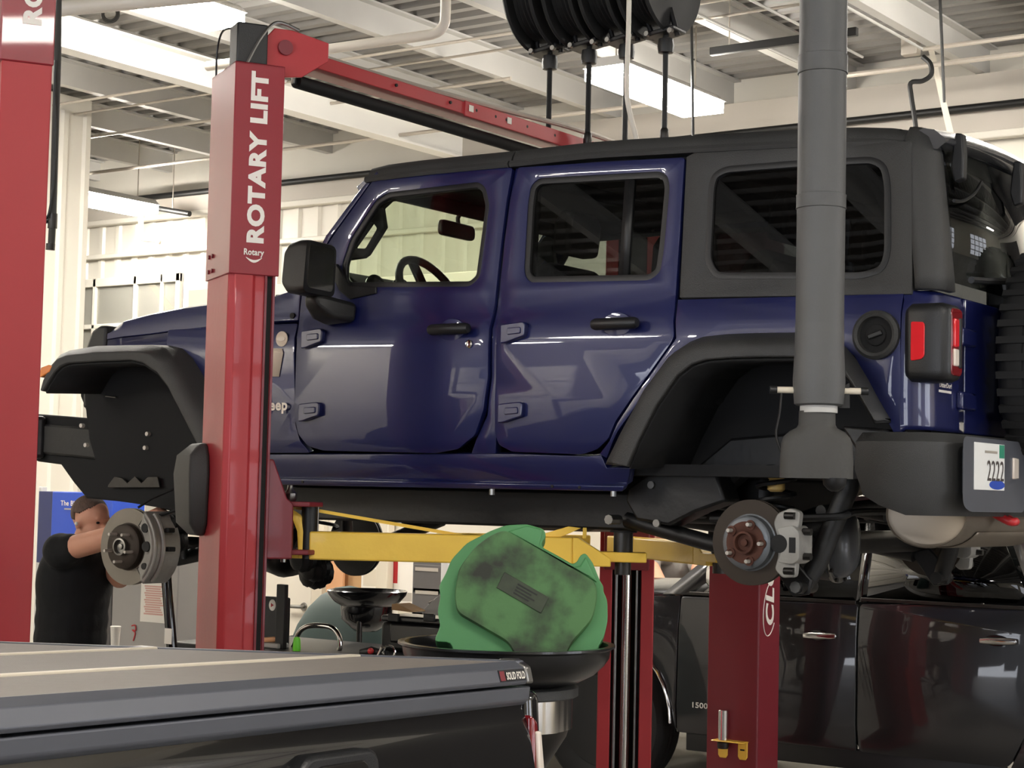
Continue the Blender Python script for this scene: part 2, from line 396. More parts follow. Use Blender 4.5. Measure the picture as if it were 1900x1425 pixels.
# the sign box that slips over the column head
sg = MB(); o_ = nc - E2 * .006
sg.prism([o_ + E1 * s + E2 * t + UP * 2.52 for s, t in [(-.158, 0), (.158, 0), (.158, .186), (.148, .186), (.148, .012), (-.148, .012), (-.148, .186), (-.158, .186)]], UP * .77)
sg.obox(o_ + E2 * .093 + UP * 3.285, E1 * .158, E2 * .093, UP * .005)
sign = obj('sign_cover', sg, 'red_sign', lift, bevel=.003)
fo = o_ + E1 * .1585                                # lettered side of the sign box
text('lettering', 'ROTARY LIFT', fo + E2 * .125 + UP * 2.635, UP, -E2, .066, 'white_letter', sign, width=.625, bold=.05, depth=.0015)
text('maker_name', 'Rotary', fo + E2 * .052 + UP * 2.583, E2, UP, .030, 'white_letter', sign, width=.075, bold=.03, depth=.0015)
sw = MB()
for k in range(9):
    t = k / 8; t2 = (k + 1) / 8
    h = lambda q: -.018 * math.sin(PI * q) - .004
    if k < 8: sw.add([fo + E1 * .0015 + E2 * (.06 + .06 * t) + UP * (2.585 + h(t)), fo + E1 * .0015 + E2 * (.06 + .06 * t2) + UP * (2.585 + h(t2)), fo + E1 * .0015 + E2 * (.06 + .06 * t2) + UP * (2.585 + h(t2) * .55), fo + E1 * .0015 + E2 * (.06 + .06 * t) + UP * (2.585 + h(t) * .55)], [(0, 1, 2, 3)])
obj('swoosh', sw, 'white_letter', sign, smooth=False)
for q in (-.11, -.06):
    for z in (2.55, 2.605):
        obj('bolt', MB().cyl(o_ + E1 * q + UP * z, o_ + E1 * q - E2 * .006 + UP * z, .008, n=8), 'red_dark', sign)
# black rubber door guard on the back of the near column
g = []
for z, w_, t in ((1.575, .09, .03), (1.62, .15, .065), (1.80, .17, .075), (1.87, .15, .07), (1.915, .09, .03)):
    c = nc - E1 * .125
    g.append([c + E1 * (-w_) + UP * z + E2 * .03, c + E1 * (-w_ + .02) - E2 * t + UP * z, c + E1 * (w_ * .55) - E2 * t + UP * z, c + E1 * (w_ * .62) - E2 * .002 + UP * z])
obj('door_guard', MB().loft(g), 'plastic_dark', lift, bevel=.012, seg=3)
# far column, open side towards the camera
F1 = Vector((.866, .5, 0)); F2 = Vector((.5, -.866, 0)); fc = Vector((1.105, 2.33, 0))
def fsec(w, d): return [(-w / 2, 0), (w / 2, 0), (w / 2, d), (w / 2 - .062, d), (w / 2 - .062, d - .012), (w / 2 - .014, d - .012), (w / 2 - .014, .014), (-w / 2 + .014, .014), (-w / 2 + .014, d - .012), (-w / 2 + .062, d - .012), (-w / 2 + .062, d), (-w / 2, d)]
col2 = column('column', fc, F1, F2, .265, .17, 0, 3.26, 'red_paint', lift, fsec(.265, .17))
obj('lift_cylinder', MB().cyl(fc + F2 * .10 + F1 * .0, fc + F2 * .10 + UP * 1.5, .026, n=16), 'chrome', col2)
for s in (-.052, .052):
    obj('hose_line', MB().cyl(fc + F2 * .12 + F1 * s, fc + F2 * .12 + F1 * s + UP * 1.5, .008, n=8), 'steel', col2)
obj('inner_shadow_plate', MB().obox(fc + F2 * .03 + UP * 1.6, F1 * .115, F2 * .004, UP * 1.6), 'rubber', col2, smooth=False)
# overhead beam, padded stop bar, brackets
bm_ = MB().prism([(1.18, -.55, 3.346), (1.30, -.55, 3.346), (1.30, -.55, 3.399), (1.29, -.55, 3.399), (1.29, -.55, 3.356), (1.19, -.55, 3.356), (1.19, -.55, 3.399), (1.18, -.55, 3.399)], (0, 2.85, 0))
beam = obj('overhead_beam', bm_, 'red_paint', lift, bevel=.003)
obj('sleeve', MB().box(1.297, 1.306, .62, 2.2, 3.338, 3.404), 'red_paint', beam, bevel=.003)
for yy in (.16, .52, .7, .84, .92, 1.08, 1.3):
    obj('bolt_hole', MB().cyl((1.3065, yy, 3.376), (1.299, yy, 3.376), .007, n=8), 'rubber', beam)
for yy in (.66, .94):
    obj('tag_plate', MB().box(1.3065, 1.309, yy - .016, yy + .016, 3.362, 3.39), 'paper', beam, bevel=.006)
obj('padded_stop_bar', MB().cyl((1.21, -.33, 3.302), (1.21, 1.9, 3.302), .026, n=14), 'rubber', lift)
for yy in (-.34, 1.8):
    obj('bar_hanger', MB().box(1.205, 1.215, yy - .012, yy + .012, 3.29, 3.35), 'steel', lift, bevel=.003)
bk = MB().prism([nc + E2 * .10 + E1 * .10 + UP * 3.25, nc + E2 * .26 + E1 * .10 + UP * 3.27, nc + E2 * .36 + E1 * .10 + UP * 3.34, nc + E2 * .36 + E1 * .10 + UP * 3.41, nc + E2 * .22 + E1 * .10 + UP * 3.44, nc + E2 * .15 + E1 * .10 + UP * 3.44, nc + E2 * .10 + E1 * .10 + UP * 3.38], E1 * .012)
bkt = obj('head_bracket', bk, 'red_paint', lift, bevel=.003)
obj('pulley', MB().cyl(nc + E2 * .19 + E1 * .114 + UP * 3.37, nc + E2 * .19 + E1 * .126 + UP * 3.37, .028, n=16), 'red_dark', bkt)
obj('switch_box', MB().obox(nc + E2 * .06 + E1 * .09 + UP * 3.365, E1 * .05, E2 * .058, UP * .075), 'plastic_black', lift, bevel=.006)
cb = MB()
cb.tube(smoothpath([nc - E1 * .12 + UP * 3.27, nc - E1 * .125 + UP * 3.36, nc - E1 * .10 + UP * 3.42, nc - E1 * .03 + UP * 3.445, nc + E1 * .08 + E2 * .02 + UP * 3.43]), .004, 6)
obj('switch_cable', cb, 'cable_black', lift)
obj('equaliser_cable', MB().tube(smoothpath([nc + E2 * .04 + E1 * .145 + UP * 3.29, nc + E2 * .09 + E1 * .145 + UP * 3.39, nc + E2 * .15 + E1 * .135 + UP * 3.455, nc + E2 * .24 + E1 * .12 + UP * 3.44]), .006, 6), 'steel', lift)
obj('hydraulic_hose', MB().tube(smoothpath([(1.26, -.32, 3.41), (1.25, .2, 3.415), (1.24, 1.0, 3.44), (1.25, 1.5, 3.455), (1.27, 1.95, 3.44), (1.28, 2.15, 3.38)]), .012, 8), 'conduit', lift)
# carriages and arms
ca = MB()
k0 = nc + E2 * .172 + E1 * .04
ca.prism([k0 + UP * 1.50, k0 + E2 * .10 + UP * 1.50, k0 + E2 * .10 + UP * 1.70, k0 + E2 * .075 + UP * 1.72, k0 + E2 * .02 + UP * 1.86, k0 + UP * 1.86], E1 * .09)
car1 = obj('carriage', ca, 'red_dark', lift, bevel=.006)
pv = Vector((1.30, -.40, 0))
for z in (1.515, 1.69):
    q = MB().prism([pv + Vector((-.10, -.07, z)), pv + Vector((.05, -.09, z)), pv + Vector((.12, -.02, z)), pv + Vector((.10, .08, z)), pv + Vector((-.06, .08, z))], UP * .018)
    obj('hinge_plate', q, 'red_dark', car1, bevel=.004)
obj('hinge_edge', MB().box(1.275, 1.295, -.43, -.36, 1.52, 1.70), 'red_paint', car1, bevel=.005)
obj('hinge_nut', MB().lathe([(.02, 0), (.026, .01), (.026, .03), (.012, .045), (.010, .06)], (1.27, -.36, 1.708), n=8), 'steel', car1)
obj('pivot_pin', MB().cyl((1.37, -.36, 1.50), (1.37, -.36, 1.70), .030, n=16), 'plastic_black', car1)
obj('pin_tip', MB().cyl((1.30, -.42, 1.485), (1.30, -.42, 1.515), .010, n=8), 'steel', car1)
def arm(p0, p1, z0, z1, w, pad, parent, post=0.1, tip=True):
    p0 = Vector(p0); p1 = Vector(p1); d = (p1 - p0).normalized(); s = Vector((-d.y, d.x, 0))
    L = (p1 - p0).length
    q = MB().obox((p0 + p1) / 2 + UP * (z0 + z1) / 2, d * L / 2, s * w / 2, UP * (z1 - z0) / 2)
    a = obj('swing_arm', q, 'yellow', parent, bevel=.006)
    if tip:
        tp = MB().prism([p1 + s * w / 2 + UP * z0, p1 + s * w / 2 + UP * z1, p1 + s * w / 2 + d * .02 + UP * z1, p1 + s * w / 2 + d * .14 + UP * (z0 + .03), p1 + s * w / 2 + d * .14 + UP * z0], -s * w)
        obj('arm_tip', tp, 'yellow', a, bevel=.004)
    pd = Vector(pad)
    obj('pad_plate', MB().obox(pd + UP * (z0 + .035), d * .085, s * .055, UP * .018), 'yellow', a, bevel=.004)
    obj('pad_screw', MB().cyl(pd + UP * (z0 + .05), pd + UP * (z0 + .05 + post), .036, n=20), 'steel_dark', a)
    obj('lift_pad', MB().cyl(pd + UP * (z0 + .05 + post), pd + UP * 1.628, .05, n=20), 'rubber', a)
    obj('pad_stem', MB().cyl(pd + UP * (z0 - .03), pd + UP * (z0 + .02), .03, n=14), 'steel_dark', a)
    return a
a1 = arm((1.36, -.335, 0), (2.17, .19, 0), 1.497, 1.60, .12, (2.32, .30, 0), lift, .075)
# open yoke at the arm's root, with the thin restraint bar above it
yk = MB()
yk.prism([(1.385, -.375, 1.50), (1.365, -.39, 1.60), (1.34, -.405, 1.66), (1.30, -.43, 1.69), (1.26, -.455, 1.695), (1.26, -.455, 1.675), (1.29, -.436, 1.672), (1.33, -.41, 1.64), (1.345, -.402, 1.60), (1.352, -.398, 1.50)], (.012, .02, 0))
yk.prism([(1.26, -.455, 1.50), (1.39, -.372, 1.50), (1.39, -.372, 1.525), (1.26, -.455, 1.525)], (.02, .03, 0))
obj('arm_yoke', yk, 'yellow', a1, bevel=.003)
obj('restraint_bar', MB().sweep([(1.25, -.44, 1.69), (1.33, -.33, 1.682), (1.80, .04, 1.592), (1.90, .10, 1.60)], [(-.012, -.006), (.012, -.006), (.012, .006), (-.012, .006)]), 'yellow', a1)
obj('restraint_pin', MB().cyl((1.372, -.32, 1.60), (1.372, -.32, 1.70), .006, n=8), 'steel', a1)
gz = MB().prism([(2.06, .10, 1.60), (2.14, .155, 1.60), (2.20, .20, 1.635), (2.16, .175, 1.64)], (-.006, .01, 0)); gz.obox((2.215, .20, 1.617), (.004, -.006, 0), (.006, .004, 0), (0, 0, .02))
obj('arm_gusset', gz, 'yellow', a1, bevel=.002)
arm((1.12, -.36, 0), (.62, .16, 0), 1.497, 1.60, .11, (.52, .27, 0), lift, .075)
car2 = obj('carriage', MB().obox(fc + F2 * .20 + UP * 1.62, F1 * .11, F2 * .05, UP * .22), 'red_dark', lift, bevel=.006)
arm((1.22, 2.05, 0), (2.06, 1.40, 0), 1.473, 1.565, .12, (2.18, 1.30, 0), lift, .075)
arm((1.06, 2.02, 0), (.62, 1.46, 0), 1.473, 1.565, .11, (.52, 1.33, 0), lift, .075)

# ------------------------------------------------------------------ the red lift column at the left edge
l2 = thing('lift_column', 'tall red lift column cut by the left edge of the picture', 'vehicle lift', (.80, -1.2, 0))
c2 = Vector((.805, -1.385, 0)) - E1 * .15
column('column', c2, E1, E2, .30, .172, 0, 4.05, 'red_paint', l2, [(-.15, 0), (.148, 0), (.148, .172), (-.15, .172)])
s2 = obj('sign_cover', MB().obox(c2 + E2 * .083 + UP * 3.65, E1 * .158, E2 * .092, UP * .44), 'red_sign', l2, bevel=.004)
text('lettering', 'ROTARY LIFT', c2 + E1 * .1585 + E2 * .128 + UP * 3.345, UP, -E2, .066, 'white_letter', s2, width=.625, bold=.05, depth=.0015)

# ------------------------------------------------------------------ the dark red column behind the rear wheel hub
l3 = thing('lift_column', 'dark red lift column with white CL lettering beside the grey pickup', 'vehicle lift', (1.35, 3.1, 0))
cc = obj('column', MB().prism([(1.198, 3.0, 0), (1.485, 3.0, 0), (1.493, 3.008, 0), (1.493, 3.235, 0), (1.44, 3.235, 0), (1.44, 3.22, 0), (1.478, 3.22, 0), (1.478, 3.015, 0), (1.213, 3.015, 0), (1.213, 3.22, 0), (1.25, 3.22, 0), (1.25, 3.235, 0), (1.198, 3.235, 0)], (0, 0, 3.3)), 'red_dark', l3, bevel=.003)
obj('base_plate', MB().box(1.10, 1.60, 2.92, 3.32, 0, .02), 'red_dark', l3, bevel=.004)
text('lettering', 'CLO', (1.4935, 3.165, 1.105), UP, (0, -1, 0), .095, 'white_letter', cc, width=.33, bold=.035, depth=.0012, shear=.15)
rg = MB()
el = [(1.4945, 3.118 + .072 * math.cos(t) + .02 * math.sin(t), 1.19 + .14 * math.sin(t)) for t in [PI * (.62 + 1.2 * k / 30) for k in range(31)]]
rg.tube(el, .003, 4)
obj('logo_ring', rg, 'white_letter', cc)
hd = MB().box(1.26, 1.445, 2.93, 3.0, .505, .511)
for xa in (1.27, 1.385):
    hd.prism([(xa, 2.992, .51), (xa + .055, 2.992, .51), (xa + .055, 2.992, .43), (xa + .045, 2.992, .415), (xa + .01, 2.992, .415), (xa, 2.992, .43)], (0, .008, 0))
hb = obj('adapter_bracket', hd, 'yellow', l3, bevel=.003)
obj('slot', MB().box(1.40, 1.425, 2.990, 2.993, .462, .470), 'rubber', hb, smooth=False)
ad = thing('lift_adapter', 'bright steel lift adapter standing in the yellow bracket', 'adapter', (1.315, 2.96, .46))
obj('sleeve', MB().cyl((1.315, 2.962, .511), (1.315, 2.962, .665), .026, n=24), 'chrome', ad, bevel=.002)
obj('stud', MB().lathe([(.028, 0), (.03, .01), (.03, .03), (.018, .036)], (1.315, 2.962, .468), n=20), 'steel_dark', ad)

# ------------------------------------------------------------------ the blue four-door off-roader on the lift
YS = [(1.0, 0.06), (1.75, 0.055), (1.85, 0.02), (1.95, -0.004), (2.1, -0.012), (2.3, -0.006), (2.36, 0.0), (2.41, 0.02), (2.455, 0.034), (2.5, 0.04), (3.0, 0.105), (3.4, 0.157)]
YC = 0.80                                           # its middle plane
def ys(z):
    for (a, b), (c, d) in zip(YS, YS[1:]):
        if z <= c: return b + (d - b) * (z - a) / (c - a)
    return YS[-1][1]
def mirrored(mb):
    q = MB(); q.v = [(x, 2 * YC - y, z) for x, y, z in mb.v]; q.f = [tuple(reversed(f)) for f in mb.f]; return q
def sheet(outline, holes=(), off=0.0, yf=None, step=.07):
    """flat outline (x, z) with holes, draped on the curved body side"""
    bm = bmesh.new(); es = []
    for lp in [outline] + list(holes):
        vs = [bm.verts.new((x, 0, z)) for x, z in lp]
        es += [bm.edges.new((vs[i], vs[(i + 1) % len(vs)])) for i in range(len(vs))]
    bmesh.ops.triangle_fill(bm, use_beauty=True, use_dissolve=False, edges=es, normal=(0, -1, 0))
    zs = [z for x, z in outline]; lv = [q[0] for q in YS if min(zs) < q[0] < max(zs)]
    for z in lv:
        bmesh.ops.bisect_plane(bm, geom=bm.verts[:] + bm.edges[:] + bm.faces[:], plane_co=(0, 0, z), plane_no=(0, 0, 1), dist=1e-5)
    for f in bm.faces:
        f.normal_update()
        if f.normal.y > 0: f.normal_flip()
    mb = MB(); bm.verts.index_update()
    mb.v = [(v.co.x, (yf or ys)(v.co.z) + off, v.co.z) for v in bm.verts]; mb.f = [tuple(v.index for v in f.verts) for f in bm.faces]
    bm.free(); return mb
def both(name, mb, m, parent, **k):
    a = obj(name, mb, m, parent[0], recalc=k.pop('recalc', True), **k); b = obj(name, mirrored(mb), m, parent[1], **k); return a, b
def panel(name, outline, holes, m, parent, off=0.0, thick=.028, bevel=.005, two=True):
    mb = sheet(outline, holes, off)
    a = obj(name, mb, m, parent, solid=thick, bevel=bevel, recalc=False, ang=30)
    b = obj(name, mirrored(mb), m, parent, solid=thick, bevel=bevel, recalc=False, ang=30) if two else None
    return a, b
def ring(outline, inset): # outline shrunk towards its middle by a fixed distance
    n = len(outline); out = []
    for i in range(n):
        a, b, c = Vector(outline[i - 1]), Vector(outline[i]), Vector(outline[(i + 1) % n])
        d = ((b - a).normalized() + (c - b).normalized()).normalized(); nn = Vector((-d.y, d.x))
        out.append(b + nn * inset)
    area = sum(outline[i - 1][0] * outline[i][1] - outline[i][0] * outline[i - 1][1] for i in range(n))
    if area < 0: out = [Vector(outline[i]) * 2 - out[i] for i in range(n)]
    return [tuple(p) for p in out]

mat('rail_gloss', (70, 70, 72), 0.25, 0.0, 1.0, 0.05, 4)
suv = thing('blue_suv', 'dark blue four-door off-road car raised on the red lift with its wheels off', 'car', (1.5, .8, 1.3))
# ---- doors
fd = arc([(0.966,2.038),(0.966,2.103),(0.960,2.336),(0.937,2.458),(0.935,2.580),(1.062,2.766),(1.250,2.995),(1.296,3.000),(1.534,2.997),(1.922,2.980),(1.910,2.858),(1.905,2.692),(1.903,2.548),(1.904,2.383),(1.911,2.182),(1.895,2.062),(1.853,1.967),(1.773,1.917),(1.669,1.901),(1.108,1.908),(1.032,1.925),(0.983,1.974)], .012, 3)
fw_ = arc([(1.139,2.587),(1.174,2.557),(1.780,2.530),(1.821,2.563),(1.832,2.843),(1.805,2.914),(1.769,2.938),(1.328,2.932),(1.268,2.906),(1.159,2.755),(1.129,2.653)], .02, 3)
fdoor = panel('front_door', fd, [fw_], 'paint_blue', suv)
rd = arc([(1.947,2.978),(1.927,2.856),(1.920,2.691),(1.922,2.547),(1.939,2.382),(1.948,2.181),(1.946,1.983),(1.963,1.932),(2.017,1.908),(2.321,1.900),(2.386,1.918),(2.435,1.953),(2.465,2.014),(2.597,2.176),(2.683,2.284),(2.695,2.307),(2.677,2.449),(2.673,2.624),(2.666,2.951),(2.328,2.966)], .012, 3)
rw_ = arc([(2.058,2.532),(2.566,2.514),(2.607,2.541),(2.614,2.628),(2.616,2.852),(2.602,2.892),(2.571,2.909),(2.048,2.929),(2.013,2.901),(2.009,2.829),(2.021,2.583),(2.032,2.552)], .02, 3)
rdoor = panel('rear_door', rd, [rw_], 'paint_blue', suv)
for (hole, door, gl) in ((fw_, fdoor, 'glass_clear'), (rw_, rdoor, 'glass_tint')):
    both('window_seal', sheet(ring(hole, -.004), [ring(hole, .022)], .004), 'plastic_black', door, solid=.02, bevel=.004, recalc=False)
    both('window_glass', sheet(ring(hole, .018), [], .016), gl, door, recalc=False)
dv = [(2.421,2.911),(2.459,2.910),(2.467,2.522),(2.431,2.522)]
both('window_divider', sheet(dv, [], .008), 'plastic_black', rdoor, solid=.02, recalc=False)
def handle(c, door, lock):
    x, z = c; y = ys(z)
    h = MB().lathe([(.002, -.095), (.016, -.092), (.021, -.08), (.021, .08), (.016, .092), (.002, .095)], (x, y - .035, z), (1, 0, 0), 14, sc=(1, 1))
    both('door_handle', h, 'plastic_black', door)
    both('handle_cup', MB().lathe([(.055, 0), (.052, .004), (.03, .006)], (x - .01, y - .001, z), (0, -1, 0), 20, sc=(1.15, .8), up=(0, 0, 1)), 'paint_blue', door)
    if lock: obj('key_lock', MB().lathe([(.014, 0), (.016, .003), (.012, .008), (.004, .006)], (lock[0], ys(lock[1]) - .002, lock[1]), (0, -1, 0), 18), 'chrome', door[0])
handle([(1.743,2.364)][0], fdoor, [(1.820,2.308)][0])
handle([(2.473,2.358)][0], rdoor, None)
def hinge(c, door):
    x, z = c; y = ys(z)
    o = arc([(x - .055, z + .028), (x + .045, z + .036), (x + .055, z + .026), (x + .052, z - .018), (x + .02, z - .026), (x - .03, z - .04), (x - .055, z - .042)], .008, 3)
    mb = MB().prism([(a, y - .022, b) for a, b in o], (0, .026, 0))
    h = both('hinge', mb, 'paint_blue', door, bevel=.007, seg=3)
    pl = arc([(x - .022, z + .014), (x + .036, z + .016), (x + .038, z - .008), (x - .022, z - .012)], .005, 2)
    for k, hh in enumerate(h):
        q = MB().prism([(a, y - .027, b) for a, b in pl], (0, .01, 0))
        obj('hinge_bolt_plate', q if k == 0 else mirrored(q), 'paint_blue', door[k], bevel=.003)
for c in [(1.052,2.355),(1.057,2.063)]: hinge(c, fdoor)
for c in [(2.027,2.346),(2.029,2.053)]: hinge(c, rdoor)
# raised crease under the front window
cr = [Vector((x, ys(z) - .004, z)) for x, z in [(1.022,2.538),(1.074,2.476),(1.152,2.440),(1.295,2.424),(1.637,2.417)]]
# ---- pillars, cowl, fender, rocker, quarter
panel('cowl_panel', arc([(0.934,2.420),(0.963,2.103),(0.966,2.006),(0.990,1.942),(1.033,1.899),(0.820,1.898),(0.580,1.897),(0.483,1.985),(0.369,2.166),(0.227,2.329),(0.196,2.419),(0.430,2.422)], .01, 2), [], 'paint_blue', suv, .004)
panel('cowl_top', [(0.761,2.435),(0.917,2.434),(0.908,2.579),(0.937,2.618),(0.839,2.558),(0.741,2.537)], [], 'paint_blue', suv, .02, .05)
ap = [(0.903,2.545),(1.020,2.781),(1.170,2.957),(1.247,3.026),(1.263,3.007),(1.231,2.997),(1.042,2.769),(0.945,2.616),(0.918,2.584)]
panel('windshield_pillar', ap, [], 'paint_blue', suv, .012, .07, .01)
panel('rocker_panel', [(0.493,1.890),(1.032,1.893),(2.016,1.900),(2.342,1.893),(2.393,1.897),(2.410,1.853),(2.508,1.854),(2.483,1.794),(2.459,1.784),(1.773,1.785),(0.831,1.786),(0.491,1.786)], [], 'paint_blue', suv, .012, .04)
rk = panel('rocker_flange', [(0.492,1.790),(0.833,1.793),(1.774,1.791),(2.482,1.790),(2.470,1.771),(2.456,1.771),(1.770,1.770),(0.826,1.769),(0.486,1.768)], [], 'paint_blue', suv, -.006, .03, .003)
for (x, z) in [(0.853,1.784),(0.977,1.784),(2.177,1.785),(2.294,1.783)]:
    obj('drain_hole', MB().cyl((x, ys(z) - .009, z), (x, ys(z) + .004, z), .006, n=8), 'rubber', rk[0])
for (x, z) in [(1.897,1.761),(2.426,1.765)]:
    obj('flange_bolt', MB().cyl((x, .055, z - .012), (x, .055, z + .01), .011, n=8), 'steel', rk[0])
b1 = panel('b_pillar', [(1.928,2.979),(1.950,2.977),(1.930,2.856),(1.922,2.691),(1.925,2.547),(1.941,2.382),(1.950,2.181),(1.948,1.983),(1.931,1.900),(1.820,1.899),(1.903,2.042),(1.919,2.181),(1.909,2.383),(1.908,2.548),(1.910,2.692),(1.915,2.857)], [], 'paint_blue', suv, .014, .04, .002)
qo = [(2.688,2.439),(3.520,2.421),(3.531,1.970),(3.508,1.970),(3.472,2.031),(3.416,2.144),(3.368,2.224),(3.320,2.260),(3.165,2.304),(3.006,2.309),(2.801,2.299),(2.749,2.277),(2.697,2.250),(2.626,2.159),(2.474,1.982),(2.421,1.888),(2.393,1.901),(2.442,1.948),(2.474,2.010),(2.603,2.172),(2.690,2.282),(2.704,2.301)]
quarter = panel('rear_quarter_panel', qo, [], 'paint_blue', suv, .002, .03, .004)
# fuel filler: cup ring and dark cap
fcx, fcz = [(3.444,2.288)][0]
fuel = obj('fuel_filler', MB().lathe([(.080, .004), (.079, -.014), (.069, -.022), (.060, -.018), (.056, -.003)], (fcx, ys(fcz), fcz), (0, 1, 0), 32, cap=False), 'plastic_dark', suv)
obj('filler_well', MB().lathe([(.057, -.002), (.057, -.004)], (fcx, ys(fcz), fcz), (0, 1, 0), 32), 'liner', fuel)
obj('fuel_cap', MB().lathe([(.036, .003), (.034, -.004), (.03, -.006), (.012, -.006)], (fcx, ys(fcz) - .006, fcz), (0, 1, 0), 24), 'liner', fuel)
obj('cap_grip', MB().obox((fcx, ys(fcz) - .014, fcz), (.024, 0, .008), (0, .006, 0), (-.003, 0, .008)), 'plastic_black', fuel, bevel=.004)
# rear corner panel and tailgate: plan curve swept upwards
def corner(z, inset=0.0):
    yo = ys(z) + inset; P = [(3.527, yo)]
    for k in range(9):
        t = PI / 2 * k / 8; P.append((3.527 + .085 * math.sin(t), yo + .10 - .10 * math.cos(t)))
    P.append((3.616, yo + .26)); P.append((3.618, .30)); return [(x - inset, y, z) for x, y in P]
zs = [1.985, 2.0, 2.1, 2.3, 2.36, 2.40, 2.425, 2.432]
rings = [corner(z, .0 if z < 2.42 else .012) for z in zs]
rings = [[Vector(p) for p in r_] for r_ in rings]
cm = MB().loft(rings, cap=False, closed=False)
cpair = both('rear_corner_panel', cm, 'paint_blue', (suv, suv), solid=.02, recalc=False)
tgm = MB().box(3.585, 3.618, .305, 1.295, 1.985, 2.43)
tg = obj('tailgate', tgm, 'paint_blue', suv, bevel=.006)
obj('tailgate_hinge', MB().box(3.612, 3.636, .24, .37, 2.27, 2.33), 'paint_blue', tg, bevel=.008)
obj('tailgate_hinge', MB().box(3.612, 3.636, .24, .37, 2.06, 2.12), 'paint_blue', tg, bevel=.008)
text('dealer_sticker', 'DitterDorf', (3.620,0.079,2.124), (0, 1, 0), UP, .016, 'white_letter', tg, width=.105, bold=.02, depth=.002)
obj('sticker_line', MB().box(3.6195, 3.6205, (3.620,0.079,2.124)[1], (3.620,0.079,2.124)[1] + .105, 2.108, 2.116), 'white_letter', tg, smooth=False)
# tail lamps
for sgn in (0, 1):
    lm = MB(); hull = []
    for x, gr in ((3.545, -.012), (3.565, .0), (3.66, .0), (3.685, -.008), (3.692, -.022)):
        y0, y1, z0, z1 = -.030 - gr, .105 + gr, 2.135 - gr, 2.385 + gr
        hull.append([(x, a, b) for a, b in arc([(y0, z0), (y1, z0), (y1, z1), (y0, z1)], .035, 4)])
    lm.loft(hull)
    f_ = (lambda q: q) if sgn == 0 else mirrored
    tl = obj('tail_lamp', f_(lm), 'plastic_black', suv, ang=60)
    obj('side_marker', f_(MB().prism([(a, -.034, b) for a, b in arc([(3.570, 2.325), (3.612, 2.322), (3.616, 2.312), (3.616, 2.216), (3.606, 2.205), (3.570, 2.200)], .006, 2)], (0, .008, 0))), 'lens_red', tl, bevel=.002)
    fr = [(3.694, a, b) for a, b in arc([(-.005, 2.155), (.088, 2.155), (.088, 2.368), (-.005, 2.368)], .025, 4)]
    obj('lens_frame', f_(MB().prism(fr, (-.012, 0, 0))), 'lens_dark', tl, bevel=.003)
    obj('brake_lens', f_(MB().box(3.690, 3.699, .012, .05, 2.245, 2.335)), 'lens_red', tl, bevel=.004)
    obj('reverse_lens', f_(MB().box(3.690, 3.699, .012, .05, 2.185, 2.24)), 'lens_white', tl, bevel=.004)
    obj('lens_centre', f_(MB().box(3.690, 3.698, .056, .078, 2.18, 2.34)), 'plastic_black', tl, bevel=.006)
# ---- hardtop
ho = [(2.672,2.953),(2.697,2.445),(3.601,2.415),(3.645,2.388),(3.602,2.851),(3.583,2.903),(3.530,2.928),(3.102,2.958),(2.729,2.975)]
ho = [(x if x < 3.6 else 3.6, z) for x, z in ho]
hw = arc([(2.782,2.570),(2.824,2.509),(3.373,2.480),(3.446,2.500),(3.463,2.558),(3.447,2.792),(3.428,2.859),(3.382,2.887),(3.109,2.899),(2.831,2.903),(2.784,2.882),(2.773,2.839)], .03, 3)
hside = panel('hardtop_side', arc([(2.672,2.953),(2.692,2.447),(3.546,2.420),(3.511,2.928),(3.102,2.958),(2.729,2.975)], .004, 2), [hw], 'plastic_dark', suv, .004, .03, .006)
both('window_seal', sheet(ring(hw, -.002), [ring(hw, .02)], .002), 'plastic_black', hside, solid=.02, bevel=.004, recalc=False)
both('window_glass', sheet(ring(hw, .016), [], .012), 'glass_dark', hside, recalc=False)
rc = []
for z in (2.438, 2.5, 2.7, 2.9, 2.95, 2.975, 2.99):
    y0 = ys(z) + .004; t0 = (z - 2.44) / .55; xb = 3.585 - .075 * t0; r_ = .075
    ins = 0 if z < 2.94 else (z - 2.94) * 1.1
    P = [(xb - .03, y0 + ins)] + [(xb - .03 + (r_ - ins * .6) * math.sin(PI / 2 * k / 6), y0 + ins + .08 - .08 * math.cos(PI / 2 * k / 6)) for k in range(1, 7)] + [(xb + .047 - ins, y0 + .15)]
    rc.append([Vector((x, y, z)) for x, y in P])
both('hardtop_corner', MB().loft(rc, cap=False, closed=False), 'plastic_dark', (suv, suv), solid=.02, recalc=False)
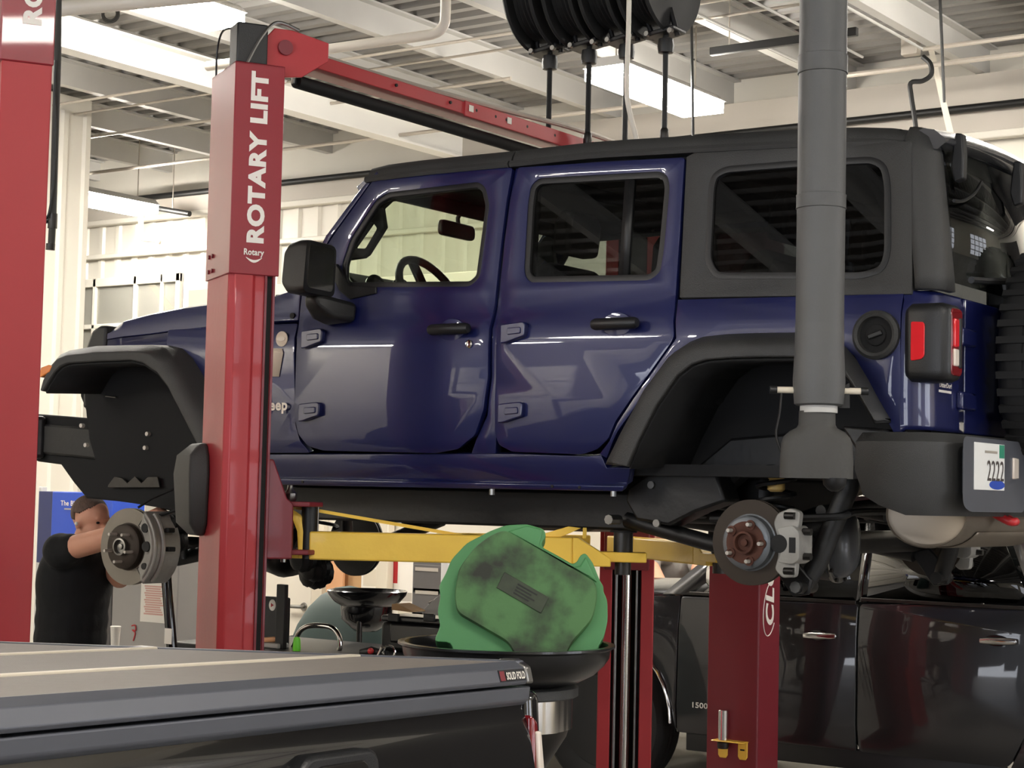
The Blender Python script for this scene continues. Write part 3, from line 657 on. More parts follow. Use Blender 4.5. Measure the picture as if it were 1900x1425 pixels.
# roof skins: stations along x, drip rail height from front to back
drip = [(1.258,2.995),(1.427,2.998),(1.682,2.997),(1.930,2.994),(2.279,2.995),(2.727,2.976),(3.099,2.959),(3.526,2.929)]
def dz(x):
    for (a, b), (c, d) in zip(drip, drip[1:]):
        if x <= c: return b + (d - b) * (x - a) / (c - a)
    return drip[-1][1]
def roof(name, x0, x1, n, front=False, rear=False):
    rings = []
    for k in range(n + 1):
        x = x0 + (x1 - x0) * k / n; z = dz(x); h = 1.0
        if front and k == 0: h = .35
        if rear: h = 1 - .5 * max(0, (k / n - .8) / .2) ** 2
        half = [(.098, -.012), (.092, .0), (.098, .012), (.118, .016), (.122, .03), (.14, .045 + .012 * h), (.20, .05 + .02 * h), (.40, .055 + .035 * h), (.80, .06 + .045 * h)]
        if rear and k / n > .88: half = [(a + .05 * ((k / n - .88) / .12) ** 2 * max(0, 1 - a), b - .01 * ((k / n - .88) / .12) ** 2) for a, b in half]
        pr = half + [(2 * YC - a, b) for a, b in reversed(half[:-1])]
        rings.append([(x, a, z + b) for a, b in pr] + [(x, 2 * YC - .13, z - .012), (x, .13, z - .012)])
    return obj(name, MB().loft(rings), 'plastic_dark', suv, ang=50)
roof('roof_front_panel', 1.205, 1.905, 8, front=True)
roof('hardtop_roof', 1.912, 3.515, 14, rear=True)
# windshield, header
ws = MB()
zt = 2.985; xt = 1.19; xb_, zb_ = 0.86, 2.545
fr_ = []
ws.add([(xb_, .14, zb_), (xb_, 1.46, zb_), (xt, 1.42, zt), (xt, .18, zt)], [(0, 1, 2, 3)])
obj('windshield', ws, 'glass_clear', suv, recalc=False)
obj('windshield_header', MB().prism([(1.15, .13, 2.95), (1.26, .13, 2.985), (1.26, .13, 3.01), (1.20, .13, 3.02), (1.13, .13, 2.975)], (0, 1.34, 0)), 'paint_blue', suv, bevel=.008)
obj('cowl_vent', MB().prism([(.70, .14, 2.52), (.92, .14, 2.53), (.92, .14, 2.555), (.70, .14, 2.56)], (0, 1.32, 0)), 'plastic_black', suv, bevel=.006)
# rear lift glass with its bright-edged frame, hinges and wiper
rg_ = MB().add([(3.628, .19, 2.47), (3.628, 1.41, 2.47), (3.565, 1.37, 2.935), (3.565, .23, 2.935)], [(0, 1, 2, 3)])
lg = obj('lift_glass', rg_, 'glass_rear', suv, recalc=False, solid=.004)
sp = MB()
rr = []
for k in range(13):
    y = .16 + 1.28 * k / 12; c = 1 - ((y - .8) / .66) ** 2
    rr.append([(3.47, y, 2.965 + .045 * c), (3.53, y, 2.978 + .045 * c), (3.565, y, 2.970 + .045 * c), (3.60, y, 2.940 + .04 * c), (3.605, y, 2.925 + .04 * c), (3.575, y, 2.905 + .04 * c), (3.47, y, 2.92 + .04 * c)])
obj('rear_roof_edge', MB().loft(rr), 'rail_gloss', suv, ang=60)
for yy in (.27, .83):
    hgm = MB().prism([(3.60, yy - .02, 2.975), (3.625, yy - .02, 2.97), (3.63, yy - .02, 2.90), (3.628, yy - .02, 2.82), (3.60, yy - .02, 2.81), (3.585, yy - .02, 2.86), (3.592, yy - .02, 2.93)], (0, .04, 0))
    obj('glass_hinge', hgm, 'plastic_black', lg, bevel=.006)
obj('heater_wire', MB().tube(smoothpath([(3.618, .20, 2.74), (3.612, .30, 2.755), (3.605, .42, 2.80), (3.598, .5, 2.85)]), .006, 6), 'cable_black', lg)
obj('rear_wiper', MB().tube([(3.64, .80, 2.49), (3.655, .62, 2.52), (3.645, .42, 2.50), (3.64, .3, 2.49)], .012, 8), 'plastic_black', lg)
obj('wiper_motor', MB().box(3.56, 3.65, .64, .96, 2.43, 2.53), 'plastic_black', lg, bevel=.015)
# spare wheel
def tyre(cx, cy, cz, R, w, ax): # tread blocks as ring grooves
    pr = [(R * .62, -w * .42), (R * .80, -w * .5), (R * .93, -w * .48), (R * .99, -w * .38), (R, -w * .3), (R, -w * .1), (R * .985, -w * .09), (R * .985, -w * .05), (R, -w * .04), (R, w * .04), (R * .985, w * .05), (R * .985, w * .09), (R, w * .1), (R, w * .3), (R * .99, w * .38), (R * .93, w * .48), (R * .80, w * .5), (R * .62, w * .42)]
    return MB().lathe(pr, (cx, cy, cz), ax, 48, cap=False)
sw_ = obj('spare_tyre', tyre(3.80, .80, 2.24, .405, .24, (1, 0, 0)), 'rubber', suv)
for k in range(44):
    t = 2 * PI * k / 44
    c = Vector((3.80, .80 + .402 * math.cos(t), 2.24 + .402 * math.sin(t)))
    obj('tread_block', MB().obox(c, (.11, 0, 0), (0, -.012 * math.sin(t), .012 * math.cos(t)), (0, .008 * math.cos(t), .008 * math.sin(t))), 'rubber', sw_, smooth=False)
obj('spare_rim', MB().lathe([(.25, -.02), (.24, .06), (.20, .05), (.10, .03), (.05, .06), (.02, .06)], (3.83, .80, 2.24), (1, 0, 0), 32), 'steel_dark', sw_)
obj('spare_carrier', MB().box(3.615, 3.72, .62, .98, 2.05, 2.42), 'plastic_black', suv, bevel=.02)
# ---- hood, front fenders, grille
hs = [(-0.373,2.468),(-0.273,2.497),(-0.088,2.521),(0.115,2.538),(0.290,2.546),(0.499,2.551),(0.677,2.552)]
hb_ = [(-0.359,2.410),(-0.257,2.416),(-0.073,2.422),(0.130,2.433),(0.305,2.439),(0.513,2.443),(0.690,2.445)]
rings = []
for k, ((x, z), (x2, z2)) in enumerate(zip(hs, hb_)):
    ins = .05 * (1 - k / 6); e = .02 if k == 0 else 0
    half = [(.15 + ins, z2), (.152 + ins, (z + z2) / 2), (.165 + ins, z - .008 - e), (.20 + ins, z + .004 - e), (.36 + ins, z + .012), (.40 + ins, z + .03), (.80, z + .04)]
    pr = half + [(2 * YC - a, b) for a, b in reversed(half[:-1])]
    rings.append([(x, a, b) for a, b in pr])
obj('hood', MB().loft(rings), 'paint_blue', suv, ang=35, bevel=.004)
fs = MB()
pts = [(x, z) for x, z in hb_]
rg2 = [[(x, .155 + .05 * (1 - k / 6), z - .004), (x, .15 + .05 * (1 - k / 6), z - .05), (x, .13 + .04 * (1 - k / 6), 2.34), (x, .13, 2.325)] for k, (x, z) in enumerate(pts)]
both('front_fender', MB().loft(rg2, cap=False, closed=False), 'paint_blue', (suv, suv), solid=.01)
gr = MB().prism([(-.52, .20, 2.10), (-.40, .20, 2.10), (-.375, .20, 2.475), (-.42, .20, 2.478), (-.475, .20, 2.455), (-.51, .20, 2.38)], (0, 1.20, 0))
grille = obj('grille', gr, 'plastic_black', suv, bevel=.015)
for k in range(7):
    obj('grille_slot', MB().box(-.535, -.505, .45 + k * .10, .50 + k * .10, 2.15, 2.37), 'rubber', grille, bevel=.01)
for yy in (.32, 1.28):
    obj('headlamp', MB().lathe([(.10, 0), (.095, .02), (.05, .035)], (-.51, yy, 2.28), (-1, 0, 0), 24), 'lens_white', grille)
# badge on the cowl, medallion, masking label
pb = (0.812,0.000,2.050)
text('name_badge', 'Jeep', (pb[0], -.016, pb[2] + .004), (1, 0, 0), UP, .058, 'paper', suv, width=.122, bold=.035, depth=.004)
bx, bz = [(0.876,2.357)][0]
med = obj('trail_medallion', MB().lathe([(.031, 0), (.031, .004), (.025, .005)], (bx, ys(bz) + .002, bz), (0, -1, 0), 24), 'sticker_cream', suv)
obj('medallion_print', MB().lathe([(.021, 0), (.021, .0012)], (bx, ys(bz) - .0035, bz), (0, -1, 0), 20, sc=(1, .45), up=(0, 0, 1)), 'conduit', med)
ml = [(0.755,2.325),(0.882,2.317),(0.890,2.299),(0.874,2.204),(0.765,2.206)]
obj('paint_label', sheet(ml, [], -.001), 'sticker_cream', suv, solid=.002, recalc=False)
wx, wz = [(0.884,2.455)][0]
obj('washer_plug', MB().cyl((wx, ys(wz) + .012, wz), (wx, ys(wz) + .03, wz), .012, n=14), 'rubber', suv)
# ---- flares: lip, outer face and inner liner
def flare(name, att, mid, lip, ya, ym, yl, suvp):
    n = len(lip); rings = []
    for i in range(n):
        a, m_, l = att[i], mid[i], lip[i]
        rings.append([(a[0], ya, a[1]), (m_[0], ym, m_[1]), ((m_[0] + l[0]) / 2, yl - .004, (m_[1] + l[1]) / 2), (l[0], yl, l[1]), (l[0], yl + .02, l[1] - .002), (l[0], ya + .02, l[1] + .012)])
    mb = MB().loft(rings, cap=True)
    return both(name, mb, 'plastic_dark', suvp, ang=50, bevel=.006)
lo_ = [(-0.428,2.161),(-0.424,2.208),(-0.385,2.274),(-0.328,2.319),(-0.270,2.334),(-0.100,2.349),(0.232,2.344),(0.310,2.329),(0.375,2.287),(0.431,2.226),(0.497,2.143),(0.574,2.059),(0.651,1.947)]
li_ = [(-0.393,2.156),(-0.360,2.198),(-0.324,2.239),(-0.287,2.264),(-0.239,2.276),(-0.056,2.280),(0.142,2.280),(0.220,2.266),(0.305,2.226),(0.371,2.167),(0.411,2.113),(0.471,2.035),(0.575,1.897)]
at_ = [(x + .01, z + .012) for x, z in lo_]
ff = flare('front_flare', at_, [(x, z) for x, z in lo_], li_, .14, -.10, -.135, (suv, suv))
mk = [(-0.409,2.260),(-0.361,2.271),(-0.336,2.265),(-0.352,2.240),(-0.407,2.217),(-0.421,2.218)]
both('marker_lamp', MB().prism([(x, -.140, z) for x, z in mk], (0, .03, 0)), 'amber', ff, bevel=.004)
ro_ = [(2.425,1.864),(2.481,1.959),(2.600,2.146),(2.699,2.254),(2.762,2.289),(2.810,2.304),(2.907,2.310),(3.016,2.310),(3.163,2.307),(3.267,2.291),(3.336,2.254),(3.376,2.209),(3.416,2.148),(3.495,2.012)]
ri_ = [(2.595,1.855),(2.640,1.949),(2.705,2.063),(2.785,2.164),(2.840,2.200),(2.895,2.214),(2.995,2.218),(3.082,2.218),(3.212,2.215),(3.286,2.209),(3.365,2.180),(3.408,2.136),(3.451,2.076),(3.495,2.006)]
rm_ = [(a[0] * .55 + b[0] * .45, a[1] * .55 + b[1] * .45 + .012) for a, b in zip(ro_, ri_)]
rf = flare('rear_flare', ro_, rm_, ri_, -.004, -.115, -.135, (suv, suv))
def liner(name, lip, y0, y1):
    rings = [[(x, y0, z - .004), (x, y1, z + .02)] for x, z in lip]
    return both(name, MB().loft(rings, cap=False, closed=False), 'liner', (suv, suv), solid=.008)
liner('wheel_liner', li_, -.12, .36)
liner('wheel_liner', ri_, -.12, .30)
both('wheelhouse_wall', MB().box(2.40, 3.56, .29, .30, 1.84, 2.42), 'liner', (suv, suv), smooth=False)
li2 = MB().prism([(x, .19, z) for x, z in [(-0.489,2.155),(-0.450,1.959),(-0.374,1.801),(-0.263,1.687),(0.127,1.649),(0.478,1.657),(0.447,2.361),(-0.350,2.348),(-0.636,2.323),(-0.524,2.266)]], (0, .008, 0))
both('inner_fender_liner', li2, 'liner', (suv, suv), smooth=False)
fw2 = MB().prism([(x, .37, z) for x, z in [(-0.722,2.168),(-0.682,2.104),(-0.656,1.966),(-0.611,1.828),(-0.495,1.692),(-0.023,1.653),(0.241,1.671),(0.210,2.359),(-0.733,2.359)]], (0, .01, 0))
both('engine_bay_side', fw2, 'liner', (suv, suv), smooth=False)
# ---- mirrors
def mirror():
    mm = MB()
    rings = []
    for x, k in ((1.07, .55), (1.09, .9), (1.14, 1.0), (1.175, .96), (1.182, .9)):
        rings.append([(x, a, b) for a, b in arc([(-.225 , 2.505 + .07 * (1 - k)), (-.04, 2.50 + .07 * (1 - k)), (-.035, 2.715 - .07 * (1 - k)), (-.21, 2.72 - .07 * (1 - k))], .03, 4)])
    return mm.loft(rings)
mr = both('side_mirror', mirror(), 'plastic_black', (suv, suv), ang=50)
obj('mirror_face', MB().prism([(1.1825, a, b) for a, b in arc([(-.205, 2.53), (-.055, 2.525), (-.05, 2.695), (-.195, 2.70)], .02, 3)], (.003, 0, 0)), 'chrome', mr[0])
both('mirror_arm', MB().loft([[(1.09, .02, 2.40), (1.25, .02, 2.41), (1.25, .03, 2.49), (1.09, .03, 2.49)], [(1.10, -.08, 2.42), (1.22, -.08, 2.42), (1.20, -.08, 2.51), (1.10, -.08, 2.51)], [(1.10, -.13, 2.47), (1.16, -.13, 2.47), (1.16, -.13, 2.52), (1.10, -.13, 2.52)]]), 'plastic_black', mr, bevel=.02, seg=3)
both('mirror_sail', MB().prism([(x, ys(2.5) - .004, z) for x, z in [(1.118,2.654),(1.193,2.563),(1.327,2.550),(1.330,2.524),(1.196,2.506),(1.140,2.543),(1.103,2.600)]], (0, .02, 0)), 'plastic_black', mr, bevel=.004)
# ---- interior seen through the glass
obj('cabin_floor', MB().box(.62, 3.5, .10, 1.50, 1.83, 1.87), 'interior', suv, smooth=False)
obj('firewall', MB().box(.60, .70, .16, 1.44, 1.86, 2.52), 'interior', suv, smooth=False)
dash = obj('dashboard', MB().prism([(.70, .16, 2.2), (1.16, .16, 2.2), (1.19, .16, 2.50), (1.14, .16, 2.58), (1.0, .16, 2.655), (.90, .16, 2.60), (.80, .16, 2.53), (.70, .16, 2.52)], (0, 1.28, 0)), 'interior', suv, bevel=.03, seg=3)
for yy, xx in ((.22, 1.17), (.36, 1.19)):
    obj('air_vent', MB().lathe([(.05, 0), (.052, .01), (.044, .012), (.04, -.01), (.01, -.012)], (xx, yy, 2.575), (.95, -.2, .2), 24), 'steel_dark', dash)
swc = Vector((1.30, .43, 2.55)); swn = Vector((.86, 0, .5)).normalized(); sx_ = Vector((0, 1, 0)); sy_ = swn.cross(sx_) * -1
circ = [swc + (sx_ * math.cos(2 * PI * k / 32) + sy_ * math.sin(2 * PI * k / 32)) * .185 for k in range(33)]
stw = obj('steering_wheel', MB().tube(circ, .017, 10, cap=False), 'plastic_black', suv)
sk = MB()
for a in (0, PI, 1.5 * PI):
    d_ = sx_ * math.cos(a) + sy_ * math.sin(a); s_ = swn.cross(d_)
    sk.obox(swc + d_ * .11 - swn * .015, d_ * .075, s_ * .028, swn * .008)
sk.ball(swc - swn * .01, .062, 14, 8)
obj('wheel_spokes', sk, 'plastic_black', stw, bevel=.004)
obj('steering_column', MB().cyl(swc - swn * .02, swc - swn * .36, .04, n=12), 'interior', stw)
rvm = obj('rear_view_mirror', MB().prism([(1.14, a, b) for a, b in arc([(.66, 2.85), (.90, 2.85), (.90, 2.915), (.66, 2.918)], .025, 4)], (.03, 0, 0)), 'plastic_black', suv, bevel=.008)
obj('mirror_stalk', MB().tube([(1.15, .80, 2.90), (1.145, .80, 2.94), (1.18, .80, 3.0)], .010, 8), 'plastic_black', rvm)
gho = [(1.023,2.686),(1.066,2.688),(1.142,2.692),(1.164,2.704),(1.250,2.810),(1.233,2.887),(1.274,2.914),(1.337,2.927),(1.760,2.919),(1.759,2.949),(1.253,2.960),(1.184,2.930),(1.048,2.781)]
ghi = arc([(1.185,2.838),(1.214,2.806),(1.155,2.728),(1.089,2.735)], .008, 2)
ghm = sheet(gho, [ghi], 0, yf=lambda z: .17)
both('pillar_grab_handle', ghm, 'interior', (suv, suv), solid=.03, recalc=False, bevel=.004)
def seat(x, y, rear=False):
    s_ = MB(); W = .25
    s_.loft([[(x - .28, y - W, 2.14), (x - .28, y + W, 2.14), (x - .28, y + W, 2.26), (x - .28, y - W, 2.26)], [(x + .22, y - W, 2.08), (x + .22, y + W, 2.08), (x + .22, y + W, 2.23), (x + .22, y - W, 2.23)]])
    c = obj('seat_cushion', s_, 'interior', suv, bevel=.04, seg=3)
    b_ = MB().loft([[(x + .16, y - W, 2.20), (x + .28, y - W, 2.20), (x + .28, y + W, 2.20), (x + .16, y + W, 2.20)], [(x + .26, y - W, 2.50), (x + .38, y - W, 2.50), (x + .38, y + W, 2.50), (x + .26, y + W, 2.50)], [(x + .31, y - W * .7, 2.64), (x + .40, y - W * .7, 2.64), (x + .40, y + W * .7, 2.64), (x + .31, y + W * .7, 2.64)]])
    b = obj('seat_back', b_, 'interior', suv, bevel=.04, seg=3)
    obj('headrest', MB().loft([[(x + .335, y - .11, 2.68), (x + .42, y - .11, 2.68), (x + .42, y + .11, 2.68), (x + .335, y + .11, 2.68)], [(x + .35, y - .12, 2.80), (x + .43, y - .12, 2.80), (x + .43, y + .12, 2.80), (x + .35, y + .12, 2.80)], [(x + .365, y - .09, 2.85), (x + .42, y - .09, 2.85), (x + .42, y + .09, 2.85), (x + .365, y + .09, 2.85)]]), 'interior', b, bevel=.02, seg=3)
for (x, y) in ((1.62, .43), (1.62, 1.17), (2.52, .46), (2.52, 1.14)): seat(x, y)
sb = MB()
for y in (.20, 1.40):
    sb.tube(smoothpath([(1.25, y, 2.95), (1.95, y, 2.965), (2.75, y, 2.95), (3.30, y, 2.88), (3.45, y, 2.5), (3.46, y, 2.2)], 5), .035, 10)
    sb.tube([(1.95, y, 2.96), (1.97, y - (.06 if y < .8 else -.06), 2.4), (1.97, y, 2.0)], .035, 10)
for x, z in ((1.95, 2.965), (2.75, 2.95), (1.27, 2.955)): sb.tube([(x, .20, z), (x, 1.40, z)], .035, 10)
obj('sport_bar', sb, 'interior', suv)
obj('headliner', MB().box(1.27, 3.45, .16, 1.44, 2.975, 2.985), 'interior', suv, smooth=False)
obj('cargo_wall', MB().box(3.50, 3.58, .12, 1.48, 1.86, 2.44), 'interior', suv, smooth=False)

# ---- under the car: frame, bumpers, axles, brakes, exhaust
U = 'under_black'
def rect(w, h): return [(-w / 2, -h / 2), (w / 2, -h / 2), (w / 2, h / 2), (-w / 2, h / 2)]
for y in (.30, 1.30):
    fr = obj('frame_rail', MB().sweep([(-.98, y, 1.97), (-.62, y, 1.95), (-.35, y, 1.93), (.35, y, 1.90), (.55, y, 1.74), (.75, y, 1.70), (2.45, y, 1.70), (2.62, y, 1.76), (2.80, y, 1.90), (3.20, y, 1.93), (3.62, y, 1.90)], rect(.09, .14)), U, suv, bevel=.01)
for x, z in ((-.90, 1.96), (.75, 1.70), (1.75, 1.70), (2.55, 1.74), (3.45, 1.90)):
    obj('crossmember', MB().box(x - .05, x + .05, .26, 1.34, z - .06, z + .05), U, suv, bevel=.01)
obj('front_bumper', MB().sweep([(-.86, .22, 1.97), (-.99, .34, 1.97), (-1.02, .8, 1.97), (-.99, 1.26, 1.97), (-.86, 1.38, 1.97)], rect(.10, .20)), 'plastic_black', suv, bevel=.02)
hn = MB().prism([(x, .28, z) for x, z in [(-0.930,2.082),(-0.726,2.070),(-0.607,2.062),(0.248,2.021),(0.264,1.659),(0.035,1.654),(-0.361,1.682),(-0.558,1.690),(-0.653,1.763),(-0.743,1.844),(-0.917,1.858)]], (0, .06, 0))
obj('frame_horn_skirt', hn, 'liner', suv, bevel=.01)
obj('engine_pan', MB().loft([[(-.45, .55, 1.72), (-.45, 1.05, 1.72), (-.45, 1.05, 2.2), (-.45, .55, 2.2)], [(-.05, .5, 1.66), (-.05, 1.1, 1.66), (-.05, 1.1, 2.2), (-.05, .5, 2.2)], [(.7, .55, 1.70), (.7, 1.05, 1.70), (.7, 1.05, 2.2), (.7, .55, 2.2)]]), U, suv, bevel=.03)
obj('transmission', MB().loft([[(.7, .6, 1.63), (.7, 1.0, 1.63), (.7, 1.0, 1.85), (.7, .6, 1.85)], [(1.5, .62, 1.66), (1.5, .98, 1.66), (1.5, .98, 1.85), (1.5, .62, 1.85)], [(2.0, .55, 1.62), (2.0, 1.05, 1.62), (2.0, 1.05, 1.85), (2.0, .55, 1.85)]]), U, suv, bevel=.03)
obj('skid_plate', MB().loft([[(1.62, .45, 1.645), (1.62, 1.1, 1.645), (1.62, 1.1, 1.66), (1.62, .45, 1.66)], [(1.74, .48, 1.615), (1.74, 1.08, 1.615), (1.74, 1.08, 1.66), (1.74, .48, 1.66)], [(2.05, .48, 1.615), (2.05, 1.08, 1.615), (2.05, 1.08, 1.66), (2.05, .48, 1.66)], [(2.2, .45, 1.66), (2.2, 1.1, 1.66), (2.2, 1.1, 1.67), (2.2, .45, 1.67)]]), 'muffler', suv, bevel=.004)
obj('fuel_tank', MB().box(2.05, 2.85, .42, 1.05, 1.66, 1.86), U, suv, bevel=.04, seg=3)
obj('drive_shaft', MB().cyl((2.1, .72, 1.70), (2.85, .72, 1.62), .035, n=14), U, suv)
obj('exhaust_pipe', MB().tube(smoothpath([(.6, 1.15, 1.68), (1.4, 1.18, 1.66), (2.4, 1.15, 1.68), (3.0, 1.2, 1.85), (3.3, 1.15, 1.8), (3.45, 1.05, 1.74)], 5), .03, 12), 'muffler', suv)
# front suspension
fz = 1.495
obj('front_axle', MB().tube([(0, .10, fz), (0, .45, fz - .005), (0, 1.10, fz - .01), (0, 1.50, fz)], [.05, .042, .045, .05], 14), U, suv)
obj('front_differential', MB().lathe([(.05, -.14), (.11, -.08), (.13, 0), (.12, .06), (.07, .12)], (0, 1.02, fz - .03), (1, 0, 0), 20), 'steel_dark', suv)
obj('steering_link', MB().tube([(-.14, .12, fz - .05), (-.16, .5, fz - .06), (-.16, 1.2, fz - .05), (-.14, 1.48, fz - .05)], .02, 10), U, suv)
obj('track_bar', MB().tube([(-.10, .34, 1.80), (-.10, .9, 1.68), (-.08, 1.3, 1.56)], .022, 10), U, suv)
for y in (.30, 1.30):
    obj('lower_control_arm', MB().tube([(.02, y, fz - .06), (.35, y, 1.50), (.72, y, 1.63)], .032, 10), U, suv)
    sp_ = [Vector((0.0 + .065 * math.cos(t), y + .065 * math.sin(t), 1.57 + .30 * t / (10 * PI))) for t in [10 * PI * k / 100 for k in range(101)]]
    obj('coil_spring', MB().tube(sp_, .009, 6), U, suv)
    obj('front_shock', MB().tube([(.10, y - (.06 if y < .8 else -.06), 1.44), (.10, y - (.05 if y < .8 else -.05), 1.70), (.10, y, 2.05)], [.028, .028, .022], 12), U, suv)
for x, y, z, r in ((.16, .16, 1.60, .05), (.12, .18, 1.52, .06), (.20, .20, 1.68, .035), (.25, .30, 1.50, .06), (.33, .5, 1.47, .055), (.36, .75, 1.44, .06), (.3, .9, 1.40, .07), (.22, 1.0, 1.37, .08)):
    obj('axle_boot', MB().lathe([(r * .3, -r * .9), (r * .8, -r * .7), (r * .7, -r * .45), (r, -r * .2), (r * .8, 0), (r, r * .2), (r * .7, r * .45), (r * .8, r * .7), (r * .3, r * .9)], (x, y, z), (.2, 1, .1), 12), U, suv)
tb = MB().tube([(.12, .05, 1.62), (.22, .12, 1.66), (.33, .2, 1.72), (.36, .3, 1.86)], .008, 6); tb.tube([(.06, .02, 1.66), (.1, .06, 1.7), (.2, .2, 1.78)], .006, 6)
obj('brake_hose', tb, 'rubber', suv)
obj('wiring_tag', MB().obox((.42, .15, 1.985), (.028, -.004, .004), (0, .003, 0), (-.004, 0, .035)), 'paper', suv, smooth=False)
obj('wiring_tag_top', MB().obox((.425, .148, 2.028), (.026, -.004, .004), (0, .004, 0), (-.002, 0, .014)), 'red_plastic', suv, smooth=False)
obj('bracket_plate', MB().prism([(x, .165, z) for x, z in [(-0.291,1.754),(-0.252,1.793),(-0.203,1.788),(-0.168,1.765),(-0.121,1.797),(-0.079,1.766),(-0.040,1.795),(0.020,1.796),(0.036,1.747),(-0.291,1.742)]], (0, .01, 0)), 'steel_dark', suv, bevel=.003)
for (x, z) in [(-0.065,1.982),(-0.076,1.921),(-0.492,2.020),(-0.459,1.932)]:
    obj('liner_bolt', MB().cyl((x, .19, z), (x, .172, z), .010, n=8), 'stud', suv)
obj('strut_line', MB().tube([(-0.332,0.170,2.152), (-0.265,0.170,2.146)], .004, 6), 'steel', suv)
# brakes
def studs(c, ax, n, r, L, m, parent, rot=0.0, sx=1.0):
    c = Vector(c); x, y, d = MB().frame(ax)
    for k in range(n):
        t = 2 * PI * k / n + rot; p = c + (x * math.cos(t) + y * math.sin(t)) * r
        obj('wheel_stud', MB().cyl(p, p + d * L, .0065, n=8), 'stud', parent)
def rotor(c, ax, R, ri, hub, m1, m2, m3, L, rot):
    c = Vector(c); d = Vector(ax).normalized()
    a = obj('brake_rotor', MB().lathe([(ri, -.018), (R, -.018), (R, -.010), (R - .012, -.008), (R - .012, .0), (R, .002), (R, .012), (ri, .012)], c, d, 56), m1, suv)
    h = obj('rotor_hat', MB().lathe([(ri + .004, -.01), (ri + .002, .012), (hub + .022, .014), (hub + .02, .040), (hub + .012, .046), (.036, .046)], c, d, 44), m2, a)
    obj('hub_ring', MB().lathe([(.036, .04), (.037, .066), (.030, .067), (.027, .05), (.012, .05), (.012, .06), (.006, .061)], c, d, 30), m3, a)
    studs(c + d * .046, d, 5, .0635, L, 'steel', a, rot)
    return a
an = Vector((.03, -1, 0)).normalized()
FR = Vector((.02, .02, fz - .002))
r1 = rotor(FR, an, .164, .10, .075, 'rotor', 'rotor_rust', 'steel', .045, .3)
for q in ((-.014,),):
    obj('dust_shield', MB().lathe([(.06, -.03), (.15, -.03), (.15, -.026)], FR, an, 32), 'rubber', r1)
def local(c, ax, pts): # rotor plane coordinates: h along the car, v up, o outwards
    c = Vector(c); d = Vector(ax).normalized(); hx = UP.cross(d).normalized() * -1
    if hx.x < 0: hx = -hx
    return [c + hx * a + UP * b + d * o for a, b, o in pts]
def caliper_front():
    m = MB(); R0 = .085; rings = []
    for k in range(11):
        t = -.95 + 1.9 * k / 10; ro = .19; ri = .105 + .012 * math.cos(t)
        ct, st = math.cos(t), math.sin(t); e = .0 if 0 < k < 10 else .02
        rings.append(local(FR, an, [(ri * ct, ri * st, .028 - e), (ro * .93 * ct, ro * .93 * st, .052 - e), (ro * ct, ro * st, .03), (ro * ct, ro * st, -.11), (ro * .9 * ct, ro * .9 * st, -.125 + e), (ri * ct, ri * st, -.10 + e), (ri * ct, ri * st, -.03), (ro * .94 * ct, ro * .94 * st, -.026), (ro * .94 * ct, ro * .94 * st, .016), (ri * ct, ri * st, .018)]))
    return m.loft(rings)
cf = obj('brake_caliper', caliper_front(), 'caliper', suv, bevel=.006)
rb = MB()
rb.tube([p for p in local(FR, an, [(.186 * math.cos(t), .186 * math.sin(t), .036) for t in [-.85 + 1.7 * k / 10 for k in range(11)]])], .009, 8)
rb.tube([p for p in local(FR, an, [(.197 * math.cos(t), .197 * math.sin(t), .0) for t in [-.8 + 1.6 * k / 10 for k in range(11)]])], .010, 8)
obj('caliper_rib', rb, 'caliper', cf)
for (a, b, rr) in ((.133, .083, .020), (.142, .005, .022), (.134, -.078, .014)):
    p0, p1 = local(FR, an, [(a, b, .030), (a, b, .051)])
    obj('caliper_hole', MB().cyl(p0, p1 + (p1 - p0) * .02, rr, n=16), 'rubber', cf)
for (a, b) in ((.19, .075), (.197, -.005)):
    p = local(FR, an, [(a, b, -.02), (a + .012, b, -.05)])
    obj('caliper_window', MB().obox((p[0] + p[1]) / 2, (.012, 0, 0), (0, .02, 0), (0, 0, .010)), 'rubber', cf, bevel=.004)
obj('steering_knuckle', MB().loft([local(FR, an, [(-.05, -.06, -.05), (.05, -.06, -.05), (.05, .06, -.05), (-.05, .06, -.05)]), local(FR, an, [(-.06, -.11, -.10), (.06, -.11, -.10), (.06, .13, -.10), (-.06, .13, -.10)]), local(FR, an, [(-.04, -.09, -.17), (.04, -.09, -.17), (.04, .11, -.17), (-.04, .11, -.17)])]), U, suv, bevel=.012)
FR2 = Vector((0, 1.55, fz)); rotor(FR2, (0, 1, 0), .164, .10, .075, 'under_black', 'under_black', 'steel_dark', .045, .3)
# rear axle
rz = 1.605; RX = 3.008
obj('rear_axle', MB().tube([(RX, .06, rz), (RX, .45, rz), (RX, 1.15, rz), (RX, 1.52, rz)], .042, 16), 'steel_dark', suv)
df = obj('rear_differential', MB().lathe([(.05, -.16), (.10, -.10), (.13, -.02), (.135, .06)], (RX, .53, rz), (1, 0, 0), 24), U, suv)
cvr = arc([(.53 + .10 * a, rz + .13 * b) for a, b in ((-1, -.5), (-.55, -1.05), (.45, -1.1), (1, -.55), (1, .6), (.6, 1.1), (-.4, 1.1), (-1, .5))], .06, 4)
obj('cover_flange', MB().prism([(RX + .055, a, b) for a, b in cvr], (.014, 0, 0)), 'steel', df, bevel=.003)
dom = [[(RX + .069 + h, .53 + (a - .53) * s, rz + (b - rz) * s) for a, b in cvr] for s, h in ((.88, 0), (.84, .025), (.66, .05), (.35, .058))]
obj('diff_cover', MB().loft(dom), 'cover_grey', df, ang=60)
